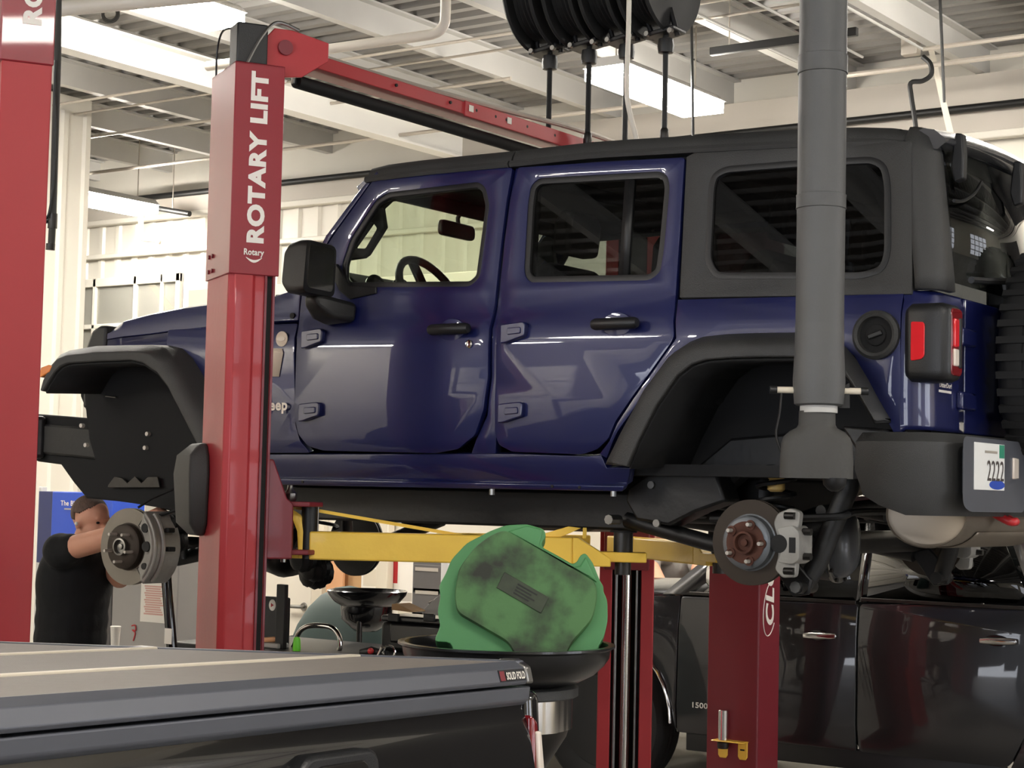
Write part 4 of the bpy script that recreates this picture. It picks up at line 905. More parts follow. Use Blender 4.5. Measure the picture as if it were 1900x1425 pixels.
for k in range(10):
    a, b = cvr[int(k * len(cvr) / 10)]
    a = .53 + (a - .53) * .94; b = rz + (b - rz) * .94
    obj('cover_bolt', MB().cyl((RX + .066, a, b), (RX + .078, a, b), .008, n=6), 'steel_dark', df)
RR = Vector((RX, -.005, rz + .006))
r2 = rotor(RR, (0, -1, 0), .142, .093, .068, 'rotor_rust', 'rotor_grey', 'rust', .032, .6)
obj('hub_face', MB().lathe([(.066, .0465), (.07, .05), (.05, .052), (.04, .047)], RR, (0, -1, 0), 36), 'rust', r2)
for k in range(5):
    t = 2 * PI * k / 5 + .6 + PI / 5; p = RR + Vector((.062 * math.cos(t), -.050, .062 * math.sin(t)))
    obj('hub_hole', MB().lathe([(.016, .0), (.017, .006), (.011, .006), (.010, .002)], p, (0, -1, 0), 14), 'rust', r2)
def caliper_rear(c, s):
    c = Vector(c); P = lambda a, b, o: c + Vector((a, -s * o, b))
    br = arc([(.085, .068), (.10, .10), (.148, .118), (.182, .105), (.176, .055), (.16, .045), (.16, -.045), (.17, -.06), (.165, -.108), (.12, -.112), (.092, -.085), (.105, -.04), (.10, .02)], .012, 3)
    hole = None
    a = obj('brake_caliper', MB().prism([P(x, z, .018) for x, z in br], (0, s * .03, 0)), 'caliper', suv, bevel=.004)
    bd = arc([(.108, .05), (.165, .062), (.19, .04), (.19, -.05), (.165, -.066), (.112, -.06), (.125, -.03), (.125, .02)], .01, 3)
    obj('caliper_body', MB().prism([P(x, z, .040) for x, z in bd], (0, s * .10, 0)), 'caliper', a, bevel=.008)
    obj('caliper_opening', MB().prism([P(x, z, .0415) for x, z in ((.155, .022), (.178, .022), (.178, -.028), (.155, -.028))], (0, s * .01, 0)), 'rubber', a, smooth=False)
    obj('caliper_piston', MB().cyl(P(.118, 0, .041), P(.118, 0, .02), .03, n=20), 'rubber', a)
    for z in (.092, -.088):
        obj('slide_pin', MB().cyl(P(.13, z, .022), P(.165, z, .022), .012, n=10), 'steel_dark', a)
        obj('slide_pin_nut', MB().cyl(P(.185, z * .45, .0), P(.215, z * .45, .0), .012, n=8), 'steel_dark', a)
    return a
caliper_rear(RR, 1)
RL = Vector((RX, 1.545, rz)); rotor(RL, (0, 1, 0), .142, .093, .068, 'rotor_rust', 'rotor_grey', 'rust', .032, .6); caliper_rear(RL, -1)
for y, s in ((.20, 1), (1.36, -1)):
    obj('rear_shock', MB().tube([(3.115, y - .02 * s, 1.47), (3.15, y, 1.55), (3.23, y + .06 * s, 1.80), (3.26, y + .07 * s, 1.92)], [.03, .036, .036, .022], 14), U, suv)
    obj('shock_mount', MB().cyl((3.115, y - .09 * s, 1.465), (3.115, y + .03 * s, 1.465), .024, n=14), 'steel_dark', suv)
    obj('mount_bolt', MB().cyl((3.115, y - .10 * s, 1.465), (3.115, y - .09 * s, 1.465), .020, n=8), 'steel', suv)
    obj('mount_bracket', MB().prism([(2.98, y - .05 * s, 1.56), (3.06, y - .05 * s, 1.58), (3.15, y - .05 * s, 1.49), (3.14, y - .05 * s, 1.44), (3.08, y - .05 * s, 1.43)], (0, .02 * s, 0)), U, suv, bevel=.006)
    sp_ = [Vector((2.93 + .065 * math.cos(t), y + .12 * s + .065 * math.sin(t), 1.66 + .22 * t / (8 * PI))) for t in [8 * PI * k / 80 for k in range(81)]]
    obj('coil_spring', MB().tube(sp_, .009, 6), U, suv)
    obj('bump_stop', MB().lathe([(.02, .06), (.03, .05), (.03, .03), (.024, .025), (.031, .015), (.031, -.01), (.02, -.018)], (2.93, y + .12 * s, 1.80), (0, 0, 1), 16), 'bump_yellow', suv)
    obj('lower_control_arm', MB().tube([(3.0, y + .03, 1.55), (2.7, y + .04, 1.60), (2.36, y + .06, 1.67)], .03, 10), U, suv)
    obj('upper_control_arm', MB().tube([(2.98, y + .2 * s, 1.70), (2.6, y + .12 * s, 1.75)], .024, 10), U, suv)
    obj('arm_bolt', MB().cyl((2.36, y + .0, 1.67), (2.36, y - .07 * s, 1.67), .018, n=8), 'steel', suv)
obj('rear_track_bar', MB().tube([(3.12, .28, 1.72), (3.14, .9, 1.76), (3.14, 1.3, 1.88)], .02, 10), U, suv)
obj('sway_bar', MB().tube(smoothpath([(2.75, .18, 1.68), (3.20, .20, 1.70), (3.24, .35, 1.72), (3.24, 1.25, 1.72), (3.20, 1.4, 1.70), (2.75, 1.42, 1.68)], 4), .013, 8), U, suv)
obj('sill_bracket', MB().prism([(x, .16, z) for x, z in [(2.421,1.786),(2.499,1.835),(2.630,1.855),(2.781,1.838),(2.815,1.745),(2.698,1.705),(2.591,1.655),(2.457,1.671),(2.411,1.737)]], (0, .12, 0)), U, suv, bevel=.01)
for (x, z) in [(2.522,1.797),(2.547,1.662)]:
    obj('frame_bolt', MB().cyl((x, .16, z), (x, .148, z), .014, n=10), 'steel', suv)
# muffler across the tail
mo = lambda s: [(a * s, b * s) for a, b in [(.135 * math.cos(2 * PI * k / 36), .105 * math.sin(2 * PI * k / 36)) for k in range(36)]]
def mring(y, s): return [(3.50 + a, y, 1.715 + b) for a, b in mo(s)]
mf = obj('muffler', MB().loft([mring(.285, .92), mring(.28, 1.0), mring(.272, 1.03), mring(.285, 1.04), mring(.30, 1.0), mring(1.02, 1.0), mring(1.035, 1.04), mring(1.05, 1.03), mring(1.04, .92)]), 'muffler', suv, ang=30)
obj('heat_shield', MB().loft([[(3.50 + a * 1.05, y, 1.715 + b * 1.05) for a, b in mo(1)[18:34]] for y in (.42, .44, .98, 1.0)], cap=False, closed=False), 'muffler', mf, solid=.004)
obj('tail_pipe', MB().tube(smoothpath([(3.48, 1.05, 1.72), (3.52, 1.2, 1.72), (3.62, 1.3, 1.68), (3.74, 1.32, 1.66)], 4), .032, 14), 'steel_dark', suv)
obj('muffler_hanger', MB().tube([(3.60, .60, 1.86), (3.66, .64, 1.80), (3.66, .75, 1.78), (3.64, .90, 1.78)], .018, 8), U, suv)
# rear bumper with the licence plate recess
bs = []
path = [(3.40, -.06), (3.47, -.085), (3.57, -.09), (3.63, -.075), (3.67, -.035), (3.695, .03), (3.71, .12), (3.72, .35), (3.72, .8), (3.72, 1.25), (3.71, 1.48), (3.695, 1.57), (3.67, 1.635), (3.63, 1.675), (3.57, 1.69), (3.47, 1.685), (3.40, 1.66)]
cen = Vector((3.3, .8, 0))
for i, (x, y) in enumerate(path):
    a = Vector((*path[max(i - 1, 0)], 0)); b = Vector((*path[min(i + 1, len(path) - 1)], 0)); d = (b - a).normalized(); nrm = Vector((d.y, -d.x, 0))
    e = 1 if 1 < i < len(path) - 2 else .75
    P = Vector((x, y, 0)); zt_, zb = 1.975, 1.715 + (.06 if i in (0, len(path) - 1) else 0) + (.03 if i in (1, len(path) - 2) else 0)
    bs.append([P - nrm * .14 + UP * (zt_ - .02), P - nrm * .03 + UP * zt_, P + UP * (zt_ - .03), P + nrm * .004 + UP * (zb + .08), P - nrm * .035 + UP * zb, P - nrm * .14 + UP * (zb + .01)])
rbm = obj('rear_bumper', MB().loft(bs), 'plastic_dark', suv, ang=32)
obj('bumper_end_liner', MB().prism([(x, -.03, z) for x, z in [(3.334,1.997),(3.482,1.987),(3.541,1.894),(3.574,1.784),(3.484,1.817),(3.428,1.859),(3.362,1.953)]], (0, .2, 0)), 'plastic_black', suv, bevel=.01)
rcs = []
for (y0, y1, z0, z1, x) in ((.0, .56, 1.73, 1.965, 3.732), (.03, .54, 1.745, 1.95, 3.728), (.045, .53, 1.755, 1.94, 3.712)):
    rcs.append([(x, a, b) for a, b in arc([(y0, z0 + .02), (y0 + .06, z0), (y1, z0), (y1, z1), (y0, z1)], .03, 4)])
obj('plate_surround', MB().loft(rcs), 'rail_grey', rbm)
pl = obj('licence_plate', MB().box(3.732, 3.735, .09, .36, 1.80, 1.95), 'plate_white', rbm, bevel=.004)
text('plate_number', '2222', (3.7355, .20, 1.83), (0, 1, 0), UP, .065, 'ink', pl, width=.15, bold=.0, depth=.001)
obj('plate_sticker', MB().box(3.7352, 3.736, .31, .355, 1.905, 1.948), 'plate_green', pl, smooth=False)
obj('plate_emblem', MB().box(3.7352, 3.736, .18, .29, 1.918, 1.926), 'conduit', pl, smooth=False)
obj('plate_wave', MB().lathe([(.07, 0), (.07, .0006)], (3.7353, .29, 1.818), (1, 0, 0), 20, sc=(1, .22), up=(0, 0, 1)), 'plate_blue', pl)
obj('plate_lamp', MB().box(3.72, 3.738, .44, .49, 1.84, 1.91), 'lens_white', rbm, bevel=.004)
obj('tow_hook', MB().tube(smoothpath([(3.64, .50, 1.73), (3.70, .50, 1.70), (3.715, .52, 1.70), (3.70, .54, 1.70), (3.64, .54, 1.73)], 4), .014, 10), 'red_plastic', suv)

# ------------------------------------------------------------------ black pickup in the foreground
A0 = Vector((3.741,-2.391,1.420)); TU = Vector((-.107, .994, -.035)).normalized(); TV = Vector((-.994, -.108, -.032)).normalized(); TW = TU.cross(TV) * -1
if TW.z < 0: TW = -TW
def T(a, b, c): return A0 + TU * a + TV * b + TW * c      # across (0 = right end), forward, up from the cover's top
pk = thing('black_pickup', 'glossy black pickup in the foreground, seen from its tailgate corner', 'pickup truck', (3.0, -3.2, 0))
W_ = 1.56
def tb(a0, a1, b0, b1, c0, c1): return MB().hexa([T(a0, b0, c0), T(a1, b0, c0), T(a1, b1, c0), T(a0, b1, c0), T(a0, b0, c1), T(a1, b0, c1), T(a1, b1, c1), T(a0, b1, c1)])
# tailgate: profile in (forward, up) swept across
prof = [(.0, -.052), (.045, -.052), (.045, -.62), (-.035, -.62), (-.04, -.40), (-.03, -.25), (-.012, -.16), (-.002, -.12), (.010, -.095), (.008, -.078)]
tgt = obj('tailgate', MB().loft([[T(a, b, c) for b, c in prof] for a in (-W_ + .03, -W_ * .75, -W_ / 2, -W_ * .25, .012)]), 'black_gloss', pk, ang=60)
obj('tailgate_cap', MB().loft([[T(a, b, c) for b, c in [(-.012, -.050), (.05, -.050), (.05, -.078), (.004, -.088), (-.008, -.078)]] for a in (-W_ + .03, .010)]), 'rail_grey', pk, bevel=.004)
hc = -.70
ho_ = arc([(hc - .125, -.205), (hc + .115, -.205), (hc + .125, -.150), (hc + .105, -.125), (hc - .085, -.125), (hc - .110, -.150)], .02, 4)
hnd = obj('tailgate_handle', MB().prism([T(a, -.038, c) for a, c in ho_], TV * .05), 'plastic_black', pk, bevel=.008)
obj('handle_recess', MB().prism([T(hc + (a - hc) * .72, -.0395, -.165 + (c + .165) * .6) for a, c in ho_], TV * .01), 'black_gloss', hnd, bevel=.004)
# bed sides, cab, wheels
for a0, a1 in ((-W_ - .06, -W_ + .02), (.014, .075)):
    pr = [(0, -.06), (1.75, -.06), (1.75, -.75), (1.35, -.75), (1.2, -.52), (1.0, -.45), (.8, -.45), (.6, -.52), (.45, -.75), (.02, -.70), (-.02, -.45)]
    obj('bed_side', MB().prism([T(a0, b, c) for b, c in pr], TU * (a1 - a0)), 'black_gloss', pk, bevel=.02, seg=3)
obj('bed_floor', tb(-W_, .0, .05, 1.75, -.62, -.58), 'liner', pk, smooth=False)
cabp = [(1.85, -.65), (1.85, .05), (2.05, .42), (3.3, .46), (3.95, .08), (5.1, -.02), (5.25, -.30), (5.2, -.75)]
cab = obj('cab', MB().loft([[T(a, b, c) for b, c in cabp] for a in (-W_ - .05, .065)]), 'black_gloss', pk, bevel=.04, seg=3)
for b in (.90, 4.45):
    for a in (-W_ - .02, .03):
        c = T(a, b, -1.02); c.z = .40
        whl = obj('wheel', MB().lathe([(.24, -.11), (.36, -.125), (.40, -.10), (.40, .10), (.36, .125), (.24, .11)], c, TU, 36, cap=False), 'rubber', pk)
        obj('rim', MB().lathe([(.24, -.10), (.22, -.03), (.08, -.05), (.08, .05), (.22, .03), (.24, .10)], c, TU, 28), 'chrome', whl)
# tail lamp at the right end
tlp = [(.012, -.105), (.040, -.12), (.055, -.20), (.078, -.33), (.10, -.50), (.075, -.60), (.03, -.60), (.018, -.35)]
tl = obj('tail_lamp', MB().prism([T(a, -.015, c) for a, c in tlp], TV * .14), 'lens_dark', pk, bevel=.010, seg=3)
obj('lamp_strip', MB().prism([T(a, -.022, c) for a, c in [(.024, -.14), (.040, -.14), (.055, -.22), (.060, -.27), (.036, -.27)]], TV * .02), 'lens_white', tl, bevel=.004)
obj('lamp_red', MB().prism([T(a, -.022, c) for a, c in [(.036, -.285), (.064, -.285), (.082, -.45), (.05, -.50)]], TV * .02), 'lens_red', tl, bevel=.004)
# folding bed cover
bc = thing('tonneau_cover', 'grey-brown folding bed cover on the black pickup with a SOLID FOLD badge', 'bed cover', A0)
for k, (b0, b1) in enumerate(((.012, .372), (.402, .915), (.945, 1.46))):
    obj('cover_panel', tb(-W_ + .05, -.022, b0, b1, -.016, -.002), 'tonneau', bc, bevel=.004)
for b0, b1 in ((.374, .40), (.917, .943)):
    obj('hinge_strip', tb(-W_ + .05, -.022, b0, b1, -.018, .002), 'sticker_cream', bc, bevel=.003)
rp = [(-.012, -.012), (.012, .001), (.014, -.045), (-.016, -.045), (-.020, -.038)]
erl = obj('end_rail', MB().loft([[T(a, b, c) for b, c in rp] for a in (-W_ + .05, -.02)]), 'rail_grey', bc, bevel=.002)
obj('side_rail', tb(-.022, .004, .0, 1.46, -.045, .001), 'rail_grey', bc, bevel=.004)
obj('side_rail', tb(-W_ + .024, -W_ + .05, .0, 1.46, -.045, .001), 'rail_grey', bc, bevel=.004)
obj('corner_cap', MB().prism([T(-.020, b, c) for b, c in [(-.022, -.044), (.05, -.044), (.05, .003), (.012, .004), (-.014, -.010)]], TU * .026), 'steel', bc, bevel=.005)
nd = (TW * .026 - TV * .008).normalized()
bd = obj('badge', MB().hexa([T(-.130, -.0205, -.036), T(-.026, -.0205, -.036), T(-.026, -.018, -.036), T(-.130, -.018, -.036), T(-.130, -.0150, -.014), T(-.026, -.0150, -.014), T(-.026, -.012, -.014), T(-.130, -.012, -.014)]), 'plastic_black', bc, smooth=False)
obj('badge_mark', MB().hexa([T(-.128, -.0212, -.034), T(-.110, -.0212, -.034), T(-.110, -.018, -.034), T(-.128, -.018, -.034), T(-.128, -.0158, -.016), T(-.110, -.0158, -.016), T(-.110, -.013, -.016), T(-.128, -.013, -.016)]), 'red_dark', bd, smooth=False)
text('badge_text', 'SOLID FOLD', T(-.106, -.0212, -.033), TU, (TW * .022 + TV * .0055), .015, 'paper', bd, width=.074, bold=.03, depth=.001)

# ------------------------------------------------------------------ grey pickup beyond the lift
gp = thing('grey_pickup', 'dark grey crew-cab pickup parked behind the dark red column', 'pickup truck', (1.2, 4.8, 0))
GY = 3.80; GW = 1.95; G = 'truck_grey'
def gy(z): return GY + (.0 if z < 1.0 else (z - 1.0) * .10 if z < 1.2 else .02 + (z - 1.2) * .28) + (.02 if z < .55 else 0)
def gside(outline, off=0.0, thick=.03, name='panel', m=G, par=None, bevel=.006):
    zz = sorted(set([.55, 1.0, 1.08, 1.2, 1.4])); bm = bmesh.new()
    vs = [bm.verts.new((x, 0, z)) for x, z in outline]; bm.faces.new(vs)
    for z in zz: bmesh.ops.bisect_plane(bm, geom=bm.verts[:] + bm.edges[:] + bm.faces[:], plane_co=(0, 0, z), plane_no=(0, 0, 1), dist=1e-5)
    for f in bm.faces:
        f.normal_update()
        if f.normal.y > 0: f.normal_flip()
    bm.verts.index_update(); mb = MB(); mb.v = [(v.co.x, gy(v.co.z) + off, v.co.z) for v in bm.verts]; mb.f = [tuple(v.index for v in f.verts) for f in bm.faces]; bm.free()
    a = obj(name, mb, m, par or gp, solid=thick, bevel=bevel, recalc=False)
    q = MB(); q.v = [(x, 2 * GY + GW - y, z) for x, y, z in mb.v]; q.f = [tuple(reversed(f)) for f in mb.f]
    b = obj(name, q, m, par or gp, solid=thick, bevel=bevel, recalc=False)
    return a, b
AX = .03
fen = [(.545, .40), (.56, 1.19), (.30, 1.17), (-1.20, 1.10), (-1.32, 1.0), (-1.36, .62), (-1.30, .50), (AX - .56, .50)] + [(AX - .50 * math.cos(t), .45 + .50 * math.sin(t)) for t in [PI * k / 14 for k in range(1, 14)]] + [(AX + .52, .40)]
fa = gside(fen, name='front_fender')
d1 = gside(arc([(.55, .40), (1.672, .40), (1.672, 1.20), (.565, 1.185)], .02, 3), name='front_door')
d2 = gside(arc([(1.684, .40), (2.52, .40), (2.64, .62), (2.68, 1.24), (1.684, 1.20)], .03, 3), name='rear_door')
gside([(2.53, .40), (3.05, .40), (3.1, .8), (3.4, .95), (3.75, .95), (4.05, .8), (4.1, .42), (4.55, .5), (4.6, 1.28), (2.69, 1.25), (2.65, .62)], name='bed_side')
gside([(.60, .30), (2.5, .30), (2.5, .41), (.60, .41)], .02, name='sill', m='plastic_black')
for (x, z), dd in (((1.47, 1.015), d1), ((2.477, 1.05), d2)):
    h = obj('door_handle', MB().lathe([(.004, -.10), (.015, -.095), (.019, -.06), (.019, .06), (.015, .095), (.004, .10)], (x, gy(z) - .03, z), (1, 0, .03), 12), 'chrome', dd[0])
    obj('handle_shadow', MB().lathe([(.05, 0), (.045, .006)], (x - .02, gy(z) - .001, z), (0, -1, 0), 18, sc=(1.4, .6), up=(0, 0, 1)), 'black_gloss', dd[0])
text('fender_badge', '1500', ((0.665,3.790,0.553)[0], GY - .002, (0.665,3.790,0.553)[2]), (1, 0, 0), UP, .032, 'chrome', d1[0], width=.10, bold=.02, depth=.004)
obj('arch_trim', MB().tube([(AX - .49 * math.cos(t), gy(.6) - .006, .45 + .49 * math.sin(t)) for t in [PI * k / 20 for k in range(1, 21)]], .009, 8), 'chrome', fa[0])
for k, dd in ((0, d1), (1, d2)):
    x0, x1 = ((.62, 1.66), (1.69, 2.60))[k]
    obj('window_trim', MB().box(x0, x1, gy(1.2) - .004, gy(1.2) + .01, 1.195 + .02 * k, 1.215 + .02 * k), 'steel_dark', dd[0], bevel=.003)
def gq(name, pts, m): return gside(pts, name=name, m=m, thick=.02, bevel=0)
gq('side_glass', [(.70, 1.205), (1.66, 1.21), (1.66, 1.68), (1.18, 1.66)], 'glass_dark')
gq('side_glass', [(1.72, 1.215), (2.55, 1.25), (2.60, 1.30), (2.42, 1.62), (1.72, 1.68)], 'glass_dark')
gq('a_pillar', [(.44, 1.19), (.64, 1.20), (1.16, 1.68), (1.66, 1.71), (2.45, 1.66), (2.62, 1.30), (2.76, 1.30), (2.58, 1.70), (1.9, 1.80), (1.2, 1.77), (1.02, 1.70)], G)
gq('b_pillar', [(1.66, 1.21), (1.72, 1.21), (1.72, 1.70), (1.66, 1.70)], 'black_gloss')
gq('sail_pane', [(.62, 1.215), (.82, 1.215), (.80, 1.31)], 'plastic_black')
ya, yb = GY + .17, GY + GW - .17
obj('roof', MB().loft([[(x, ya, z - .02), (x, ya + .08, z), (x, (ya + yb) / 2, z + .03), (x, yb - .08, z), (x, yb, z - .02), (x, yb, z - .05), (x, ya, z - .05)] for x, z in ((1.02, 1.72), (1.25, 1.79), (1.9, 1.82), (2.55, 1.74))]), G, gp, ang=50)
obj('windshield', MB().add([(.48, ya - .10, 1.19), (.48, yb + .10, 1.19), (1.06, yb, 1.72), (1.06, ya, 1.72)], [(0, 1, 2, 3)]), 'glass_dark', gp)
obj('rear_glass', MB().add([(2.72, ya - .05, 1.28), (2.72, yb + .05, 1.28), (2.58, yb, 1.70), (2.58, ya, 1.70)], [(0, 1, 2, 3)]), 'glass_dark', gp)
obj('hood', MB().loft([[(x, GY + .03, z), (x, GY + .12, z + .03), (x, GY + GW / 2, z + .07), (x, GY + GW - .12, z + .03), (x, GY + GW - .03, z)] for x, z in ((-1.30, 1.05), (-1.15, 1.11), (-.4, 1.16), (.46, 1.185))], cap=False, closed=False), G, gp, solid=.02)
obj('nose', MB().prism([(-1.38, GY + .05, .45), (-1.25, GY + .05, .45), (-1.25, GY + .05, 1.10), (-1.36, GY + .05, 1.02)], (0, GW - .1, 0)), 'plastic_black', gp, bevel=.03)
obj('cab_floor', MB().box(.3, 4.5, GY + .10, GY + GW - .10, .42, .50), 'liner', gp, smooth=False)
obj('door_mirror', MB().loft([[(x, a, b) for a, b in arc([(GY - .22, 1.22 + e), (GY - .02, 1.22 + e), (GY - .02, 1.42 - e), (GY - .22, 1.42 - e)], .04, 3)] for x, e in ((.86, .04), (.90, .0), (1.0, .0), (1.02, .02))]), 'chrome', gp)
for x in (AX, 3.58):
    for y in (GY + .14, GY + GW - .14):
        wh = obj('wheel', tyre(x, y, .42, .42, .27, (0, 1, 0)), 'rubber', gp)
        obj('rim', MB().lathe([(.27, -.12), (.25, -.06), (.10, -.10), (.05, -.11), (.05, .11), (.25, .06), (.27, .12)], (x, y, .42), (0, 1, 0), 30), 'plastic_black', wh)

# ------------------------------------------------------------------ grey exhaust extraction pipe in front of the car's tail
EX, EY = 3.455, -.45
ez = [(3.448,-0.450,3.097)[2], (3.449,-0.450,3.043)[2], (3.454,-0.450,2.672)[2], (3.454,-0.450,2.631)[2], (3.455,-0.450,2.123)[2], (3.447,-0.450,2.097)[2], (3.448,-0.450,2.042)[2], (3.448,-0.450,2.021)[2], (3.449,-0.450,1.969)[2], (3.449,-0.450,1.929)[2], (3.451,-0.450,1.820)[2]]
exh = thing('exhaust_hose', 'thick grey exhaust extraction hose hanging in front of the blue car', 'exhaust hose', (EX, EY, ez[-1]))
obj('hose_tube', MB().lathe([(.072, ez[4] - ez[10] + .10), (.0725, ez[3] - ez[10]), (.070, 5.1 - ez[10])], (EX, EY, ez[10]), n=40), 'pipe_grey', exh)
for a, b in ((0, 1), (2, 3)):
    obj('hose_band', MB().lathe([(.0715, ez[b] - .002), (.0755, ez[b]), (.0745, ez[b] + .006), (.0745, ez[a] - .006), (.0755, ez[a]), (.0715, ez[a] + .002)], (EX, EY, 0), n=40), 'pipe_grey', exh)
obj('hose_cuff', MB().lathe([(.066, ez[6] - .005), (.073, ez[6]), (.0775, ez[5]), (.078, ez[4] - .01), (.0735, ez[4] + .08), (.0725, ez[4] + .16)], (EX, EY, 0), n=40), 'pipe_grey', exh)
obj('collar_ring', MB().cyl((EX, EY, ez[7] - .005), (EX, EY, ez[6] + .01), .056, n=32), 'beam_white', exh)
nz_ = []
for z, rx, ry in ((ez[7] + .0, .054, .054), (ez[8] + .012, .055, .054), (ez[8] + .002, .060, .055), (ez[8] - .008, .080, .058), (ez[9] + .014, .099, .06), (ez[9] - .004, .106, .062), (ez[9] - .06, .109, .064), (ez[10], .109, .064), (ez[10] + .004, .10, .056), (ez[9] - .03, .095, .05)):
    nz_.append([Vector((EX - .005, EY, z)) + Vector((.86, .51, 0)) * rx * math.cos(2 * PI * k / 40) + Vector((-.51, .86, 0)) * ry * math.sin(2 * PI * k / 40) for k in range(40)])
nzl = obj('tailpipe_boot', MB().loft(nz_, cap=False), 'boot_grey', exh, ang=60)
for s in (-1, 1):
    p0 = Vector((EX, EY, ez[5] - .014)) + Vector((.86, .51, 0)) * .072 * s; p1 = p0 + Vector((.86, .51, 0)) * .052 * s
    obj('clamp_peg', MB().cyl(p0, p1, .010, n=10), 'sticker_cream', exh)
    obj('peg_cap', MB().cyl(p1, p1 + Vector((.86, .51, 0)) * .022 * s, .012, n=10), 'plastic_black', exh)
dn = Vector((.86, .51, 0))
obj('clamp_wing', MB().prism([Vector((EX, EY, ez[6] - .01)) + dn * .06, Vector((EX, EY, ez[6] - .01)) + dn * .092, Vector((EX, EY, ez[5] + .01)) + dn * .090, Vector((EX, EY, ez[5])) + dn * .07], (.002, -.004, 0)), 'plastic_black', exh, smooth=False)
obj('release_cord', MB().tube(smoothpath([Vector((EX, EY, ez[5] - .02)) - dn * .11, Vector((EX, EY, ez[6] - .03)) - dn * .115, Vector((EX, EY, ez[8] - .02)) - dn * .125, Vector((EX, EY, ez[9] - .03)) - dn * .11], 5), .004, 6), 'cable_black', exh)
obj('dark_tip', MB().lathe([(.036, 0), (.034, -.02), (.02, -.035), (.01, -.04)], (EX + .055, EY, ez[10] + .002), n=24), 'under_black', exh)  # added dark piece standing in for the shock behind the boot

# ------------------------------------------------------------------ hose reels under the roof
RY, RZ = 1.50, 4.09
rx_ = [(1.134,1.500,3.737)[0], (1.352,1.500,3.736)[0], (1.553,1.500,3.737)[0], (1.759,1.500,3.736)[0]]
ends = [3.42, 3.42, 3.36, 3.40]
names = ['leftmost black hose reel under the roof, nearest the red overhead beam', 'second black hose reel from the left under the roof', 'third black hose reel from the left, behind the white cord', 'rightmost black hose reel under the roof']
for i, hx_ in enumerate(rx_):
    x = hx_ - (.02, .03, .04, .05)[i]
    t = thing('hose_reel', names[i], 'hose reel', (x, RY, RZ), 'hose reels in a row under the roof')
    for s in (-1, 1):
        obj('flange', MB().lathe([(.04, -.006), (.17, -.006), (.20, -.014), (.262, -.010), (.27, 0), (.262, .010), (.20, .004), (.17, .006), (.04, .006)], (x + s * .07, RY, RZ), (s, 0, 0), 44), 'rubber', t)
    obj('hose_coil', MB().lathe([(.10, -.068)] + [q for k in range(6) for q in ((.205, -.062 + k * .023), (.215, -.053 + k * .023), (.205, -.044 + k * .023))] + [(.10, .07)], (x, RY, RZ), (1, 0, 0), 40), 'rubber', t)
    obj('mount_arm', MB().box(x - .09, x + .09, RY - .03, RY + .03, RZ, 4.96), 'plastic_black', t, bevel=.01)
    g_ = MB().prism([(hx_ - .085, RY - .06, RZ - .285), (hx_ + .07, RY - .06, RZ - .262), (hx_ + .07, RY - .06, RZ - .242), (hx_ - .085, RY - .06, RZ - .262)], (0, .12, 0))
    gb = obj('hose_guide', g_, 'plastic_black', t, bevel=.006)
    for s in (-1, 1):
        obj('guide_post', MB().cyl((hx_ + s * .06, RY, RZ - .28), (x + s * .07, RY, RZ - .15), .012, n=10), 'plastic_black', gb)
        obj('roller_nut', MB().cyl((hx_ + s * .06, RY - .075, RZ - .27), (hx_ + s * .06, RY - .055, RZ - .27), .012, n=8), 'steel', gb)
    obj('hose_stop', MB().lathe([(.012, -.055), (.034, -.05), (.038, -.02), (.034, .012), (.018, .018)], (hx_, RY, RZ - .30), n=18), 'plastic_black', t)
    obj('hanging_hose', MB().tube([(hx_, RY, RZ - .20), (hx_, RY, RZ - .4), (hx_, RY, ends[i] + .2), (hx_, RY, ends[i])], .013, 10), 'rubber' if i < 2 else 'cable_black', t)
    obj('hose_end', MB().lathe([(.014, 0), (.020, -.01), (.020, -.05), (.010, -.07)], (hx_, RY, ends[i]), n=12), 'steel_dark', t)
cd_ = obj('drop_cord', MB().tube(smoothpath([(1.827,1.055,4.473),(1.817,1.083,4.012),(1.809,1.098,3.736),(1.800,1.107,3.529),(1.802,1.116,3.437),(1.817,1.133,3.346),(1.837,1.154,3.245)], 5), .011, 10), 'hose_white')
tag(cd_, 'white cord hanging down past the black hose reels', 'cord')

# ------------------------------------------------------------------ pipes and conduits under the roof
pv = MB().tube(smoothpath([(-2.2, 2.6, 4.385), (-1.35, 2.6, 4.372), (-.55, 2.6, 4.358), (-.40, 2.6, 4.362), (-.345, 2.6, 4.40), (-.335, 2.6, 4.46), (-.335, 2.6, 4.62), (-.335, 2.6, 5.15)], 6), .030, 14)
tag(obj('drain_pipe', pv, 'pvc'), 'white plastic pipe with an elbow turning up into the roof', 'pipe')
pv2 = MB().tube([(-3.372,-0.480,3.930),(-1.895,0.542,4.167),(-1.618,0.734,4.211),(-1.456,0.845,4.238),(-1.110,1.085,4.287),(-0.787,1.309,4.335),(0.090,1.916,4.466)], .042, 14)
tag(obj('drain_pipe', pv2, 'pvc'), 'white pipe at the top left beside the bright ceiling light', 'pipe')
cl = [('thin grey conduit crossing the roof on the far right, upper one', [(1.0, 6.3), (8, 6.3)], 4.90, .016), ('thin grey conduit crossing the roof on the far right, lower one', [(.0, 6.6), (8, 6.6)], 4.86, .020),
      ('thin conduit crossing above the red overhead beam', [(-6, 4.6), (4, 4.6)], 4.93, .012), ('pale conduit under the far purlins beside the near column', [(-8.6, 5.6), (-2.0, 5.6)], 4.90, .014), ('pale conduit close to the back wall', [(-8.6, 6.5), (-1.0, 6.5)], 4.80, .016), ('slim pale conduit running over the white rafter', [(-8.6, 5.0), (3.0, 5.0)], 4.947, .010)]
